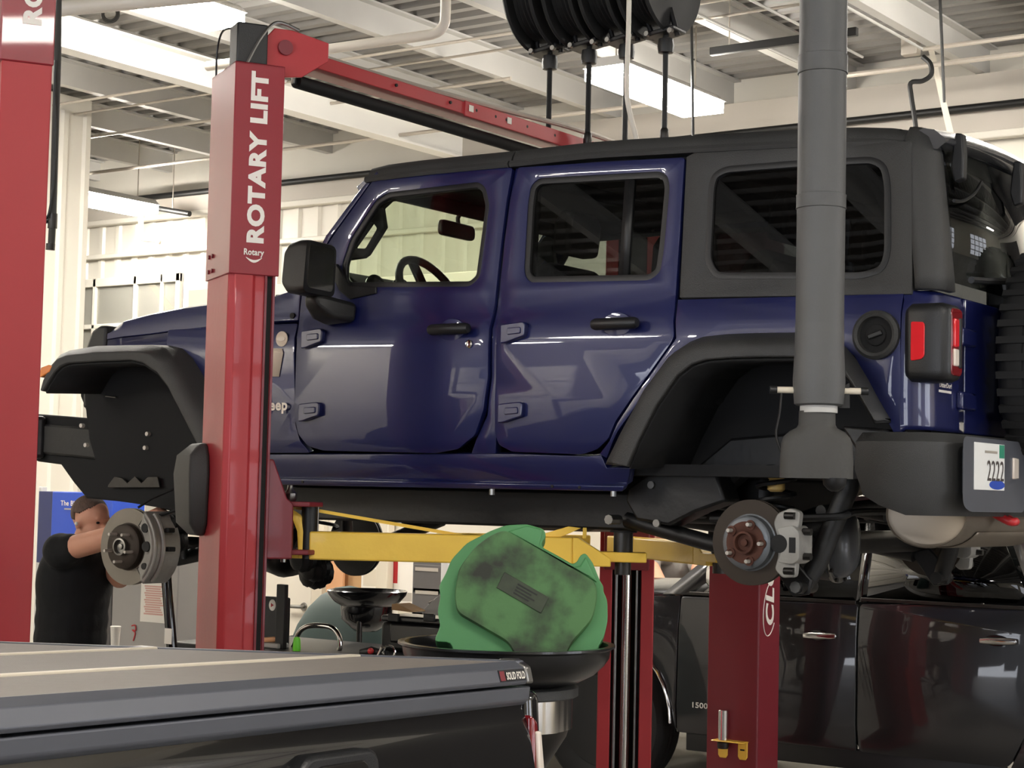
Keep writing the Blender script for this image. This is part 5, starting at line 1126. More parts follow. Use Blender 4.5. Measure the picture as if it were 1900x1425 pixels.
for lb, pts, z, r_ in cl:
    tag(obj('conduit', MB().tube([(pts[0][0], pts[0][1], z), (pts[1][0], pts[1][1], z)], r_, 8), 'conduit'), lb, 'conduit')
for k, x in enumerate((.9, 1.9)):
    pass
rods = [(1.30, 4.9, 'left'), (1.75, 4.9, 'middle'), (2.2, 4.9, 'right')]
for x, y, s in rods:
    tag(obj('door_track_rod', MB().tube([(x - 1.2, 2.6, 4.90), (x - 1.2, 6.3, 4.90)], .010, 8), 'beam_white'), 'slim white rod under the roof right of the hose reels, %s one' % s, 'rod')
sc_ = thing('strut_channel', 'black metal channel under the roof behind the exhaust hose', 'channel', (.5, 5.16, 4.735))
obj('channel', MB().box(-.04, 1.025, 5.14, 5.18, 4.735, 4.79), 'cable_black', sc_, bevel=.004)
for x in (.1, .9): obj('hanger', MB().cyl((x, 5.16, 4.79), (x, 5.16, 5.165), .005, n=6), 'conduit', sc_)
jb = thing('junction_box', 'small grey junction box with a black cable under the roof at right', 'junction box', (0.828,6.500,4.970))
jp = Vector((0.828,6.500,4.970))
obj('box', MB().box(jp.x - .06, jp.x + .06, 6.46, 6.54, jp.z - .05, jp.z + .07), 'conduit', jb, bevel=.006)
obj('hanger', MB().cyl((jp.x, 6.5, jp.z + .07), (jp.x, 6.5, 5.17), .008, n=6), 'conduit', jb)
obj('cable', MB().tube(smoothpath([Vector(p) for p in [(0.933,6.460,4.890), (0.989,6.460,4.833), (0.998,6.460,4.756), (0.935,6.460,4.717), (0.847,6.460,4.712), (0.852,6.460,4.612), (0.890,6.460,4.358), (0.901,6.460,4.033)]], 5), .018, 8), 'cable_black', jb)
st = MB().hexa([Vector((0.763,6.900,5.185)), Vector((0.805,6.900,5.187)), Vector((0.796,6.920,5.193)), Vector((0.755,6.920,5.190)), Vector((0.954,6.900,4.380)), Vector((1.003,6.900,4.383)), Vector((0.995,6.920,4.387)), Vector((0.946,6.920,4.384))])
tag(obj('hanging_strap', st, 'hose_white', smooth=False), 'pale strap hanging below the roof at right', 'strap')
for k, (q, lb) in enumerate((([(-0.167,5.064,5.818),(-0.176,5.180,4.185)], 'thin rod hanging behind the bright ceiling light'), ([(1.282,5.875,5.323),(1.296,5.953,4.427)], 'short thin rod hanging from the roof at far right'))):
    tag(obj('hanger_rod', MB().tube(q, .010, 6), 'cable_black'), lb, 'rod')
hp = thing('hanging_pipe', 'dark pipe with a valve hanging beside the left red column', 'pipe', (-1.249,0.600,2.917))
obj('pipe', MB().tube([(-1.184,0.512,4.706),(-1.202,0.561,3.873),(-1.213,0.572,3.631),(-1.235,0.597,3.092),(-1.244,0.602,2.944)], .018, 12), 'boot_grey', hp)
obj('valve', MB().tube([(-1.271,0.574,3.065),(-1.258,0.583,3.070),(-1.236,0.598,3.076)], .016, 10), 'steel_dark', hp)
obj('coupling', MB().tube([(-1.235,0.596,3.103),(-1.239,0.600,3.028)], .024, 12), 'steel_dark', hp)
obj('pipe_end', MB().tube([(-1.247,0.600,2.952),(-1.249,0.600,2.920)], .023, 12), 'steel_dark', hp)
obj('cable', MB().tube(smoothpath([Vector(p) for p in [(-1.188,0.536,3.860),(-1.195,0.543,3.704),(-1.194,0.558,3.517),(-1.204,0.568,3.276),(-1.225,0.566,3.114),(-1.238,0.559,3.076)]], 5), .006, 6), 'cable_black', hp)
cc_ = MB(); c0 = Vector((-1.439,1.100,4.267))
for r_ in (.036, .045):
    cc_.tube([c0 + Vector((.82, .57, 0)) * r_ * math.cos(2 * PI * k / 24) + UP * r_ * math.sin(2 * PI * k / 24) + Vector((-.57, .82, 0)) * (r_ * .5) for k in range(25)], .006, 6, cap=False)
lp = thing('cable_loop', 'loop of grey cable tied up under the roof at top left', 'cable', c0)
obj('coil', cc_, 'boot_grey', lp)
obj('tie', MB().cyl(c0 + UP * .03, (c0.x, c0.y, 5.17), .005, n=6), 'boot_grey', lp)
wn = MB().tube(smoothpath([Vector(p) for p in [(-7.401,7.000,4.460), (-7.461,7.000,4.438), (-7.452,7.000,4.248), (-7.419,7.000,4.203), (-7.221,7.000,4.174), (-7.212,7.000,4.142)]], 5), .026, 10)
tag(obj('wall_pipe', wn, 'pvc'), 'short white bent pipe on the ribbed back wall', 'pipe')
ht = thing('heater_tube', 'short black tube under the roof beside the far corner light', 'tube', (-7.180,7.150,4.487))
obj('tube', MB().tube([(-7.410,7.150,4.531), (-6.939,7.150,4.438)], .028, 10), 'cable_black', ht)
hq = Vector((-7.180,7.150,4.487)); obj('hanger', MB().cyl(hq, (hq.x, hq.y, 5.17), .006, n=6), 'conduit', ht)

# ------------------------------------------------------------------ window in the back wall
wx0, wx1, wz0, wz1 = -9.4, -7.32, 3.05, 3.91
wn_ = struct('window_1', MB().box(wx0, wx1, YB - .05, YB - .035, wz0, wz1), 'door_grey', smooth=False)  # pale backing puts the panes' bright reflection into its colour
for (a, b, c, d) in ((wx0, wx1, wz1 - .09, wz1), (wx0, wx1, wz0, wz0 + .07), (wx0, wx0 + .06, wz0, wz1), (wx1 - .06, wx1, wz0, wz1), (-7.99, -7.94, wz0, wz1), (-8.6, -8.55, wz0, wz1), (-7.60, -7.56, wz0, wz1), (wx0, wx1, 3.38, 3.43)):
    obj('window_frame', MB().box(a, b, YB - .085, YB - .045, c, d), 'wall_white', wn_, bevel=.008)
obj('pane', MB().box(wx0, wx1, YB - .060, YB - .058, wz0, wz1), 'glass_window', wn_, smooth=False)
obj('brace', MB().prism([(-7.90, YB - .056, 3.90), (-7.80, YB - .056, 3.90), (-7.36, YB - .056, 3.50), (-7.46, YB - .056, 3.50)], (0, .004, 0)), 'wall_white', wn_, smooth=False)

# ------------------------------------------------------------------ oil drain funnel with the green pan on it
FC = Vector((2.902,-1.259,1.329)); FC.z = 1.335
fn = thing('oil_drain_funnel', 'wide black drain funnel on a stand, carrying the green pan', 'drain funnel', (FC.x, FC.y, 0))
fz_ = 1.335
obj('bowl', MB().lathe([(.02, -.108), (.16, -.106), (.20, -.098), (.245, -.075), (.272, -.05), (.286, -.03), (.290, -.006), (.302, .0), (.302, .006), (.283, .006), (.276, -.012), (.26, -.028), (.16, -.045), (.04, -.05)], (FC.x, FC.y, fz_), n=56), 'funnel_black', fn, ang=50)
obj('neck_collar', MB().lathe([(.195, -.138), (.202, -.134), (.202, -.110), (.195, -.106), (.06, -.106)], (FC.x, FC.y, fz_), n=44), 'plastic_dark', fn)
tubep = [(.180 + (.006 if (k // 4) % 2 else 0), 2 * PI * k / 64) for k in range(64)]
obj('drain_tube', MB().loft([[(FC.x + r_ * math.cos(a), FC.y + r_ * math.sin(a), z) for r_, a in tubep] for z in (fz_ - .225, fz_ - .138)]), 'chrome', fn, ang=25)
obj('drain_cone', MB().lathe([(.178, 0), (.172, -.02), (.06, -.20), (.04, -.24)], (FC.x, FC.y, fz_ - .225), n=40), 'steel_dark', fn)
obj('drain_stem', MB().cyl((FC.x, FC.y, .48), (FC.x, FC.y, fz_ - .46), .036, n=18), 'steel', fn)
obj('tank', MB().lathe([(.20, 0), (.22, .04), (.22, .34), (.18, .42), (.07, .45)], (FC.x, FC.y, .06), n=36), 'plastic_black', fn)
for k in range(3):
    a = 2 * PI * k / 3
    obj('caster', MB().lathe([(.02, -.02), (.03, -.018), (.03, .018), (.02, .02)], (FC.x + .17 * math.cos(a), FC.y + .17 * math.sin(a), .031), (math.sin(a), -math.cos(a), 0), 16), 'rubber', fn)
# green pan: stands on edge, its flat dirty face towards the camera
gp_ = thing('green_drain_pan', 'dirty green plastic drain pan standing on edge in the black funnel', 'drain pan', (FC.x, FC.y, fz_))
CR = Vector((.818, .575, 0)); CN = Vector((.55, -.80, .22)).normalized()     # across, towards the camera
CR = (CR - CN * CR.dot(CN)).normalized(); CU = CN.cross(CR) * -1
if CU.z < 0: CU = -CU
PC = Vector((2.937,-1.222,1.491))
def gpt(a, b, o): return PC + CR * a + CU * b + CN * o
s_ = 1 / 668.0
def po(l): return [((x - 975) * s_, (1092 - y) * s_) for x, y in l]
out = po([(905,984),(935,972),(975,969),(1007,978),(1012,990),(1003,1006),(1006,1014),(1030,1026),(1062,1044),(1070,1040),(1077,1026),(1086,1022),(1100,1040),(1114,1075),(1121,1085),(1120,1094),(1128,1110),(1129,1150),(1122,1180),(1112,1196),(1110,1230),(850,1230),(838,1196),(806,1195),(818,1165),(811,1140),(816,1110),(812,1090),(824,1068),(834,1040),(862,1008),(884,996)])
face = po([(934,985),(1105,1080),(1108,1110),(1100,1150),(1060,1196),(1050,1222),(960,1222),(946,1196),(848,1142),(843,1110),(850,1060),(880,1018),(910,995)])
gpn = []
gpn.append([gpt(a, b, -.115) for a, b in arc(out, .012, 2)])
gpn.append([gpt(a, b, -.105) for a, b in arc(out, .012, 2)])
gpn.append([gpt(a * .995, b * .995, .0) for a, b in arc(out, .012, 2)])
obj('pan_rim', MB().loft(gpn), 'green_pan', gp_, bevel=.012, seg=3, ang=50)
fo_ = arc(face, .02, 4)
obj('pan_face', MB().loft([[gpt(a, b, -.01) for a, b in fo_], [gpt(a, b, .026) for a, b in fo_], [gpt(a * .985, b * .985 + .0, .034) for a, b in fo_]]), 'green_dirty', gp_, ang=50)
lbp = po([(935,1066),(1018,1112),(1004,1142),(921,1096)])
lb_ = obj('moulded_label', MB().prism([gpt(a, b, .0345) for a, b in lbp], CN * .003), 'green_dirty', gp_, bevel=.002)
mat('green_ink', (20, 24, 16), 0.6)
mat('label_dark', (52, 62, 42), 0.6, 0, 0, 0.6, 30)
lb_.data.materials[0] = MATS['label_dark']
for k in range(4):
    p0, p1, p2, p3 = [Vector((a, b)) for a, b in lbp]
    q = lambda u, v: p0 + (p1 - p0) * u + (p3 - p0) * v
    ln = [q(.34, .18 + .18 * k), q(.78 - .1 * (k % 2), .18 + .18 * k), q(.78 - .1 * (k % 2), .26 + .18 * k), q(.34, .26 + .18 * k)]
    obj('label_line', MB().prism([gpt(v.x, v.y, .0378) for v in ln], CN * .001), 'green_ink', lb_, smooth=False)
obj('spout_edge', MB().prism([gpt(a, b, -.005) for a, b in po([(938,986),(975,973),(1003,980),(1003,990),(998,1012),(1060,1050),(1076,1048),(1086,1030),(1108,1078)])], CN * .012), 'green_pan', gp_, bevel=.004)

# ------------------------------------------------------------------ second funnel and the clutter on the cart, under the car
f2c = Vector((0.019,1.618,1.256)); f2 = thing('oil_drain_funnel', 'glossy black drain funnel on a pole under the front of the car', 'drain funnel', (f2c.x, f2c.y, 0))
obj('bowl', MB().lathe([(.02, -.20), (.06, -.20), (.125, -.14), (.13, -.075), (.165, -.055), (.195, -.02), (.202, .0), (.196, .004), (.18, -.018), (.12, -.05), (.03, -.06)], (f2c.x, f2c.y, f2c.z), n=44), 'black_gloss', f2, ang=50)
obj('pole', MB().cyl((f2c.x + .04, f2c.y - .10, 0.02), (f2c.x + .04, f2c.y - .10, f2c.z - .08), .014, n=12), 'steel_dark', f2)
obj('base', MB().lathe([(.25, 0), (.26, .03), (.2, .3), (.06, .34)], (f2c.x, f2c.y, 0), n=24), 'plastic_black', f2)
cz = 1.035
ct = thing('tool_cart', 'dark tool cart standing behind the bed cover, loaded with odds and ends', 'cart', (.35, .9, 0))
obj('tray', MB().box(-.35, 1.15, .62, 1.28, cz - .05, cz), 'plastic_black', ct, bevel=.01)
for x in (-.32, 1.12):
    for y in (.65, 1.25):
        obj('leg', MB().box(x - .02, x + .02, y - .02, y + .02, 0, cz - .05), 'steel_dark', ct)
obj('lower_shelf', MB().box(-.35, 1.15, .62, 1.28, .25, .29), 'plastic_black', ct, bevel=.01)
def ybox(c, y0, d): (xa, za), (xb, zb) = c; return MB().box(min(xa, xb), max(xa, xb), y0, y0 + d, min(za, zb), max(za, zb))
q = [(0.062,1.259),(0.222,0.998)]
tp_ = thing('tablet_screen', 'black diagnostic tablet with a round white sticker beside the near column', 'tablet', (q[0][0], .8, cz))
obj('case', ybox([(q[0][0], q[0][1]), (q[1][0], cz)], .80, .03), 'plastic_black', tp_, bevel=.008)
sx1, sz1 = [(0.136,1.221)][0]
sk_ = obj('sticker', MB().lathe([(.026, 0), (.026, .001)], (sx1, .799, sz1), (0, -1, 0), 24, sc=(.8, 1), up=(0, 0, 1)), 'paper', tp_)
obj('sticker_mark', MB().add([(sx1 - .008, .7975, sz1 - .010), (sx1 + .010, .7975, sz1), (sx1 - .008, .7975, sz1 + .010)], [(0, 1, 2)]), 'red_plastic', tp_, smooth=False)
q = [(0.230,1.323),(0.281,1.016)]
tag(obj('pry_bar', ybox([(q[0][0], q[0][1]), (q[1][0], cz)], .72, .025), 'cable_black', bevel=.003), 'upright dark square bar standing on the tool cart', 'bar')
q = [(0.164,1.058),(0.264,1.016)]
gb_ = thing('tool_tray', 'small grey tray with an orange tool on the tool cart', 'tray', (q[0][0], .7, cz))
obj('tray', ybox([q[0], (q[1][0], cz)], .70, .08), 'grey_cabinet', gb_, bevel=.006)
obj('orange_tool', MB().tube([(q[0][0], .72, q[0][1] + .01), (q[1][0] - .02, .76, q[0][1] + .018)], .012, 8), 'orange_wood', gb_)
p = Vector((0.380,0.700,1.024)); p.z = cz
tag(obj('lime_cup', MB().lathe([(.017, 0), (.019, .01), (.016, .05), (.012, .06), (.004, .062)], p, n=18), 'lime'), 'small bright green cap standing on the tool cart', 'cap')
hp_ = [Vector(v) for v in ((0.224,0.850,0.995), (0.231,0.850,1.047), (0.262,0.850,1.105), (0.313,0.850,1.133), (0.397,0.850,1.140), (0.461,0.850,1.132), (0.498,0.850,1.096), (0.506,0.850,1.053), (0.498,0.850,1.014))]
hp_[0].z = cz; hp_[-1].z = cz
tag(obj('cart_handle', MB().tube(smoothpath(hp_, 5), .012, 12), 'chrome'), 'arched chrome handle standing up from the tool cart', 'handle')
dm = Vector((-0.948,2.750,0.801)); 
rd_ = []
for k in range(8):
    t = PI / 2 * k / 7; r_ = math.cos(t); rd_.append([(dm.x + .46 * r_ * math.cos(a) - .10, 2.75 + .26 * r_ * math.sin(a), .50 + .70 * math.sin(t) ** .9) for a in [2 * PI * j / 36 for j in range(36)]])
dt = thing('waste_oil_drum', 'rounded dark green tank behind the chrome handle', 'tank', (dm.x, 2.75, 0))
obj('tank_shell', MB().loft([[(v[0], v[1], 0.0) for v in rd_[0]]] + rd_), 'teal', dt, ang=60)
obj('tank_seam', MB().tube([(dm.x + .42 * math.cos(a) - .10, 2.75 + .24 * math.sin(a), .88) for a in [2 * PI * j / 40 for j in range(41)]], .006, 6, cap=False), 'under_black', dt)
q = [(0.612,1.197),(0.984,1.044)]
cs = thing('tool_case', 'black plastic tool case with latches beside the green pan', 'tool case', (q[0][0], 1.0, cz))
obj('case_body', ybox([(q[0][0], q[0][1] - .03), (q[1][0], cz)], 1.0, .16), 'plastic_black', cs, bevel=.02, seg=3)
obj('case_lid', ybox([(q[0][0] + .01, q[0][1]), (q[1][0], q[0][1] - .028)], .99, .18), 'funnel_black', cs, bevel=.008)
qq = [(0.675,1.163),(0.962,1.076)]
obj('lid_panel', ybox([qq[0], qq[1]], .988, .02), 'funnel_black', cs, bevel=.012, seg=3)
for px_ in [(0.703,1.189),(0.905,1.200)]:
    obj('latch', MB().box(px_[0] - .03, px_[0] + .03, .975, .99, px_[1] - .018, px_[1] + .018), 'plastic_black', cs, bevel=.004)
q = [(0.658,1.246),(0.776,1.219)]
tag(obj('cardboard_piece', MB().prism([(q[0][0], 1.02, q[0][1]), (q[0][0] + .03, 1.02, q[0][1] + .004), (q[1][0], 1.02, q[1][1] + .002), (q[1][0], 1.02, q[1][1] - .004), (q[0][0], 1.02, q[1][1])], (0, .10, 0)), 'wood', bevel=.003), 'scrap of brown cardboard lying on the black tool case', 'cardboard')
p = Vector((0.908,0.700,1.088))
tag(obj('hose_clamp', MB().tube([p + Vector((.82, .57, 0)) * .026 * math.cos(2 * PI * k / 24) + UP * (.026 * math.sin(2 * PI * k / 24)) + Vector((0, .0, cz + .03 - p.z)) for k in range(25)], .005, 8, cap=False), 'chrome'), 'round chrome clamp standing on the tool cart', 'clamp')
p = Vector((0.813,0.700,1.073))
sp2 = thing('spray_gun', 'small black air tool with a red knob on the tool cart', 'air tool', (p.x, p.y, cz))
obj('gun_body', MB().tube([(p.x - .06, p.y, cz + .02), (p.x, p.y, cz + .028), (p.x + .07, p.y + .02, cz + .02)], [.014, .022, .012], 10), 'plastic_black', sp2)
obj('knob', MB().ball((p.x + .01, p.y - .02, cz + .03), .014, 10, 8), 'red_plastic', sp2)
obj('fitting', MB().cyl((p.x + .05, p.y - .01, cz + .015), (p.x + .075, p.y - .015, cz + .05), .012, n=10), 'chrome', sp2)

# ------------------------------------------------------------------ office block at the back with its door and notices
OY = 5.6; ox0, ox1, oz = -5.35, -1.75, 3.45
struct('wall_office', MB().box(ox0, ox1, OY, YB - .06, 0, oz), 'wall_cream', bevel=.01)
q = [(-4.552,0.897),(-3.812,0.933)]
dr = struct('door_6', MB().box(q[0][0], q[1][0], OY - .045, OY - .012, .01, 2.03), 'wall_cream', bevel=.006)
for a, b, c, d in ((q[0][0] - .09, q[0][0] - .01, 0, 2.12), (q[1][0] + .01, q[1][0] + .12, 0, 2.12), (q[0][0] - .09, q[1][0] + .12, 2.05, 2.14)):
    obj('door_frame', MB().box(a, b, OY - .055, OY - .001, c, d), 'sticker_cream', dr, bevel=.004)
hx, hz = [(-3.884,0.819)][0]
hl = MB().tube([(hx, OY - .045, hz), (hx, OY - .09, hz), (hx - .02, OY - .10, hz), (hx - .14, OY - .10, hz)], .014, 10); hl.lathe([(.035, 0), (.03, .012)], (hx, OY - .045, hz), (0, -1, 0), 20)
obj('door_handle', hl, 'steel', dr)
def notice(name, c, y, m, lb, cat, bands=()):
    (xa, za), (xb, zb) = c
    t = thing(name, lb, cat, ((xa + xb) / 2, y, min(za, zb)))
    obj('sheet', MB().box(xa, xb, y, y + .01, min(za, zb), max(za, zb)), m, t, smooth=False)
    for k, (u0, u1, v0, v1, mm) in enumerate(bands):
        X = lambda u: xa + (xb - xa) * u; Z = lambda v: zb + (za - zb) * v
        obj('printed_block', MB().box(X(u0), X(u1), y - .002, y, Z(v0), Z(v1)), mm, t, smooth=False)
    return t
notice('notice_board', [(-3.543,1.436),(-3.138,0.590)], OY - .015, 'paper', 'pale notice board with pink and tan notes right of the office door', 'notice board', [(.1, .9, .72, .95, 'ink_pink'), (.1, .55, .45, .65, 'wood'), (.5, .95, .1, .35, 'ink_pink'), (.6, .95, .5, .66, 'sticker_cream')])
notice('wall_poster', [(-3.049,1.450),(-2.787,0.613)], OY - .015, 'paper', 'white wall poster with red print beside the dark filing cabinet', 'poster', [(.05, .35, .52, .75, 'red_plastic'), (.05, .35, .8, .95, 'ink_pink'), (.4, .95, .1, .3, 'sticker_cream'), (.1, .9, .36, .44, 'conduit')])
tag(obj('door_post', ybox([[(-3.106,1.553)][0], ([(-2.994,1.556)][0][0], 0.0)], 5.50, .08), 'sticker_cream', bevel=.006), 'beige square post between the notice board and the poster', 'post')
c = [(-2.352,1.258),(-2.055,0.592)]
cbt = thing('filing_cabinet', 'dark grey drawer cabinet with pale label strips in front of the office', 'cabinet', (c[0][0], 5.0, 0))
obj('body', MB().box(c[0][0], c[1][0] + .12, 5.0, 5.45, 0, c[0][1]), 'dark_cabinet', cbt, bevel=.008)
for (pa, pb) in ((1052, 1060), (1096, 1104), (1140, 1148)):
    pass
for (a, b) in ([(-2.313,1.212),(-2.105,1.186)], [(-2.307,1.045),(-2.100,1.020)], [(-2.301,0.870),(-2.094,0.847)]):
    dw = obj('drawer', MB().box(c[0][0] + .02, c[1][0] + .10, 4.985, 5.0, b[1] - .16, a[1] + .02), 'dark_cabinet', cbt, bevel=.004)
    obj('label_strip', MB().box(a[0], b[0], 4.98, 4.986, b[1], a[1]), 'conduit', dw, smooth=False)
tag(obj('white_pipe_post', ybox([[(-2.019,1.272)][0], ([(-1.952,1.275)][0][0], 0.0)], 4.9, .06), 'door_grey', bevel=.006), 'white upright post beside the dark filing cabinet', 'post')
tag(obj('wood_panel', ybox([[(-3.611,1.200)][0], ([(-3.439,0.785)][0][0], 0.0)], 5.5, .03), 'orange_wood', bevel=.006), 'tan wooden panel beside the office door frame', 'panel')

# ------------------------------------------------------------------ left background: cabinet with a list, cup, bottles, blue box
c = [(-2.116,1.254),(-1.696,0.825)]
gc = thing('grey_cabinet', 'tall light grey metal cabinet with a paper list behind the mechanic', 'cabinet', (c[0][0], 2.0, 0))
obj('body', MB().box(c[0][0] - .12, c[1][0], 2.0, 2.5, 0, c[0][1] + .10), 'grey_cabinet', gc, bevel=.008)
obj('side_face', MB().box(c[0][0] - .20, c[0][0] - .125, 2.0, 2.45, .05, c[0][1] + .06), 'dark_cabinet', gc, bevel=.006)  # left face of the cabinet, a darker grey than its front
(xa, za), (xb, zb) = [(-1.987,1.222),(-1.771,0.970)]
ps = obj('paper_list', MB().box(xa, xb, 1.992, 1.998, zb, za), 'paper', gc, smooth=False)
for k in range(13):
    z = za - .045 - k * (za - zb - .08) / 13
    obj('text_line', MB().box(xa + .03 + .006 * (k % 3), xb - .03 - .008 * ((k * 7) % 4), 1.9905, 1.992, z - .005, z + .004), 'ink_pink', ps, smooth=False)
sx2, sz2 = [(-2.038,0.905)][0]
obj('red_scrawl', MB().tube(smoothpath([(sx2 - .02, 1.996, sz2 + .035), (sx2 + .01, 1.994, sz2 + .04), (sx2 + .015, 1.994, sz2 + .01), (sx2 - .012, 1.994, sz2 + .012), (sx2 + .012, 1.994, sz2 - .005), (sx2 - .002, 1.994, sz2 - .05)], 4), .004, 5), 'red_plastic', gc)
cp = Vector((-1.113,1.000,0.926)); cp.z = .92
tag(obj('cup_table', MB().box(cp.x - .12, cp.x + .12, .90, 1.3, .88, .92), 'grey_cabinet', bevel=.004), 'small grey side table just behind the mechanic', 'table')
tl_ = bpy.data.objects['cup_table']
for dx in (-.1, .1):
    for dy in (.92, 1.26):
        obj('leg', MB().box(cp.x + dx - .012, cp.x + dx + .012, dy, dy + .025, 0, .88), 'steel_dark', tl_)
cup = thing('drink_cup', 'white paper cup with red and orange print beside the mechanic', 'cup', cp)
obj('cup_body', MB().lathe([(.019, 0), (.020, .004), (.026, .115), (.028, .118), (.026, .121)], cp, n=20), 'paper', cup)
obj('cup_print', MB().lathe([(.0208, .035), (.0238, .085)], cp, n=20, cap=False), 'orange_wood', cup)
jk = thing('jack_stand', 'tall black under-car support stand with a white label', 'stand', (-0.175,0.500,0.784))
pj = Vector((-0.252,0.500,1.366)); pj2 = Vector((-0.192,0.500,0.990))
obj('post', MB().tube([(pj2.x + .02, .5, 0.03), (pj2.x, .5, pj2.z), (pj.x, .5, pj.z), (pj.x - .01, .5, pj.z + .08)], .025, 12), 'black_gloss', jk)
obj('foot', MB().lathe([(.16, 0), (.16, .02), (.05, .05), (.03, .06)], (pj2.x + .02, .5, 0), n=24), 'plastic_black', jk)
obj('label', MB().box(pj2.x - .025, pj2.x + .02, .470, .474, pj2.z + .05, pj2.z + .12), 'paper', jk, smooth=False)
tag(obj('white_frame_post', ybox([[(-2.332,1.298)][0], ([(-2.285,1.300)][0][0], 0.0)], 2.6, .04), 'door_grey', bevel=.004), 'slim white post beside the grey cabinet', 'post')
bsx = Vector((-2.195,2.600,0.763))
shf = thing('bottle_shelf', 'low dark shelf behind the near column', 'shelf', (bsx.x, 2.8, 0))
obj('board', MB().box(bsx.x - .14, bsx.x + .3, 2.66, 2.98, bsx.z - .03, bsx.z - .005), 'plastic_black', shf, bevel=.004)
for dx in (-.12, .27):
    obj('leg', MB().box(bsx.x + dx, bsx.x + dx + .03, 2.68, 2.95, 0, bsx.z - .03), 'plastic_black', shf)
def bottle(px, m, lb, h, r_, cap_m):
    b = thing('bottle', lb, 'bottle', (px, 2.75, bsx.z - .005))
    obj('bottle_body', MB().lathe([(r_ * .9, 0), (r_, .01), (r_, h * .65), (r_ * .4, h * .85), (r_ * .4, h * .93)], (px, 2.75, bsx.z - .005), n=20), m, b)
    obj('cap', MB().cyl((px, 2.75, bsx.z - .005 + h * .92), (px, 2.75, bsx.z - .005 + h), r_ * .45, n=14), cap_m, b)
    obj('bottle_label', MB().lathe([(r_ * 1.01, h * .15), (r_ * 1.01, h * .5)], (px, 2.75, bsx.z - .005), n=20, cap=False), 'paper', b)
bottle(bsx.x - .08, 'paper', 'white bottle left of the blue one on the low shelf', .14, .03, 'red_plastic')
bottle(bsx.x + .0, 'bottle_blue', 'blue bottle with a white label on the low shelf', .18, .04, 'plastic_black')
bottle(bsx.x + .09, 'red_plastic', 'red bottle half hidden by the near column', .26, .045, 'plastic_black')
hc_ = thing('hanging_cloth', 'pale pink cloth hanging on a rack behind the bottles', 'cloth', (-2.709,3.100,0.987))
obj('cloth', MB().prism([(a, 3.1, b) for a, b in [(-2.781,1.255),(-2.644,1.260),(-2.632,0.999),(-2.699,0.967),(-2.778,0.984)]], (0, .01, 0)), 'ink_pink', hc_, smooth=False)
hq = [(-2.791,1.254),(-2.634,1.261)]; obj('rack_bar', MB().cyl((hq[0][0], 3.105, hq[0][1]), (hq[1][0], 3.105, hq[1][1]), .01, n=8), 'steel', hc_)
obj('rack_post', MB().cyl((hq[0][0], 3.105, 0), (hq[0][0], 3.105, hq[0][1] + .01), .012, n=8), 'steel', hc_)
bl = [(-4.388,1.702),(-3.570,1.195)]
bb = thing('blue_sign_box', 'blue sign box with white lettering behind the mechanic', 'sign', (bl[0][0], 3.2, bl[1][1]))
sp0 = [(-4.193,1.705),(-4.163,1.171)][0][0]
obj('box_front', MB().box(sp0, bl[1][0], 3.2, 3.5, bl[1][1], bl[0][1]), 'blue_box', bb, bevel=.006)
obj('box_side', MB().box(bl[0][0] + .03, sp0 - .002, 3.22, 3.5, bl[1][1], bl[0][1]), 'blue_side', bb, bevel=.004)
lx, lz = [(-4.097,1.605)][0]
text('lettering', 'The Blue Box', (lx, 3.199, lz), (1, 0, 0), UP, .036, 'white_letter', bb, width=.30, bold=.02, depth=.002)
obj('sub_line', MB().box(lx + .04, lx + .22, 3.196, 3.199, lz - .028, lz - .018), 'grey_cabinet', bb, smooth=False)
obj('stand_post', MB().box(bl[0][0] - .01, bl[0][0] + .025, 3.25, 3.30, 0, bl[0][1] + .03), 'door_grey', bb, bevel=.004)
obj('stand_post', MB().box(bl[1][0] - .06, bl[1][0] - .02, 3.30, 3.36, 0, bl[1][1]), 'door_grey', bb, bevel=.004)

# ------------------------------------------------------------------ people
def hand(mb, wrist, d, n, L=.18, curl=.6, side=1):
    """palm plus five fingers; d points along the hand, n is the back of the hand"""
    w = Vector(wrist); d = Vector(d).normalized(); n = (Vector(n) - d * Vector(n).dot(d)).normalized(); s = d.cross(n) * side
    mb.obox(w + d * L * .26, d * L * .27, s * .036, n * .012)
    for k, (o, fl) in enumerate(((-.031, .40), (-.011, .46), (.010, .43), (.029, .34))):
        p = w + d * L * .5 + s * o; a = .15
        for j in range(3):
            a += curl * (.35 if j == 0 else .5); seg = L * fl * (.42, .32, .26)[j]
            q = p + (d * math.cos(a) - n * math.sin(a)) * seg
            mb.caps(p, q, .0095 - .001 * j, .009 - .001 * j, 8); p = q
    p = w + d * L * .18 - s * .034; q = p + (d * .6 - s * .6 - n * .3).normalized() * .045
    mb.caps(p, q, .013, .011, 8); mb.caps(q, q + (d * .85 - s * .1 - n * .5).normalized() * .036, .0105, .009, 8)
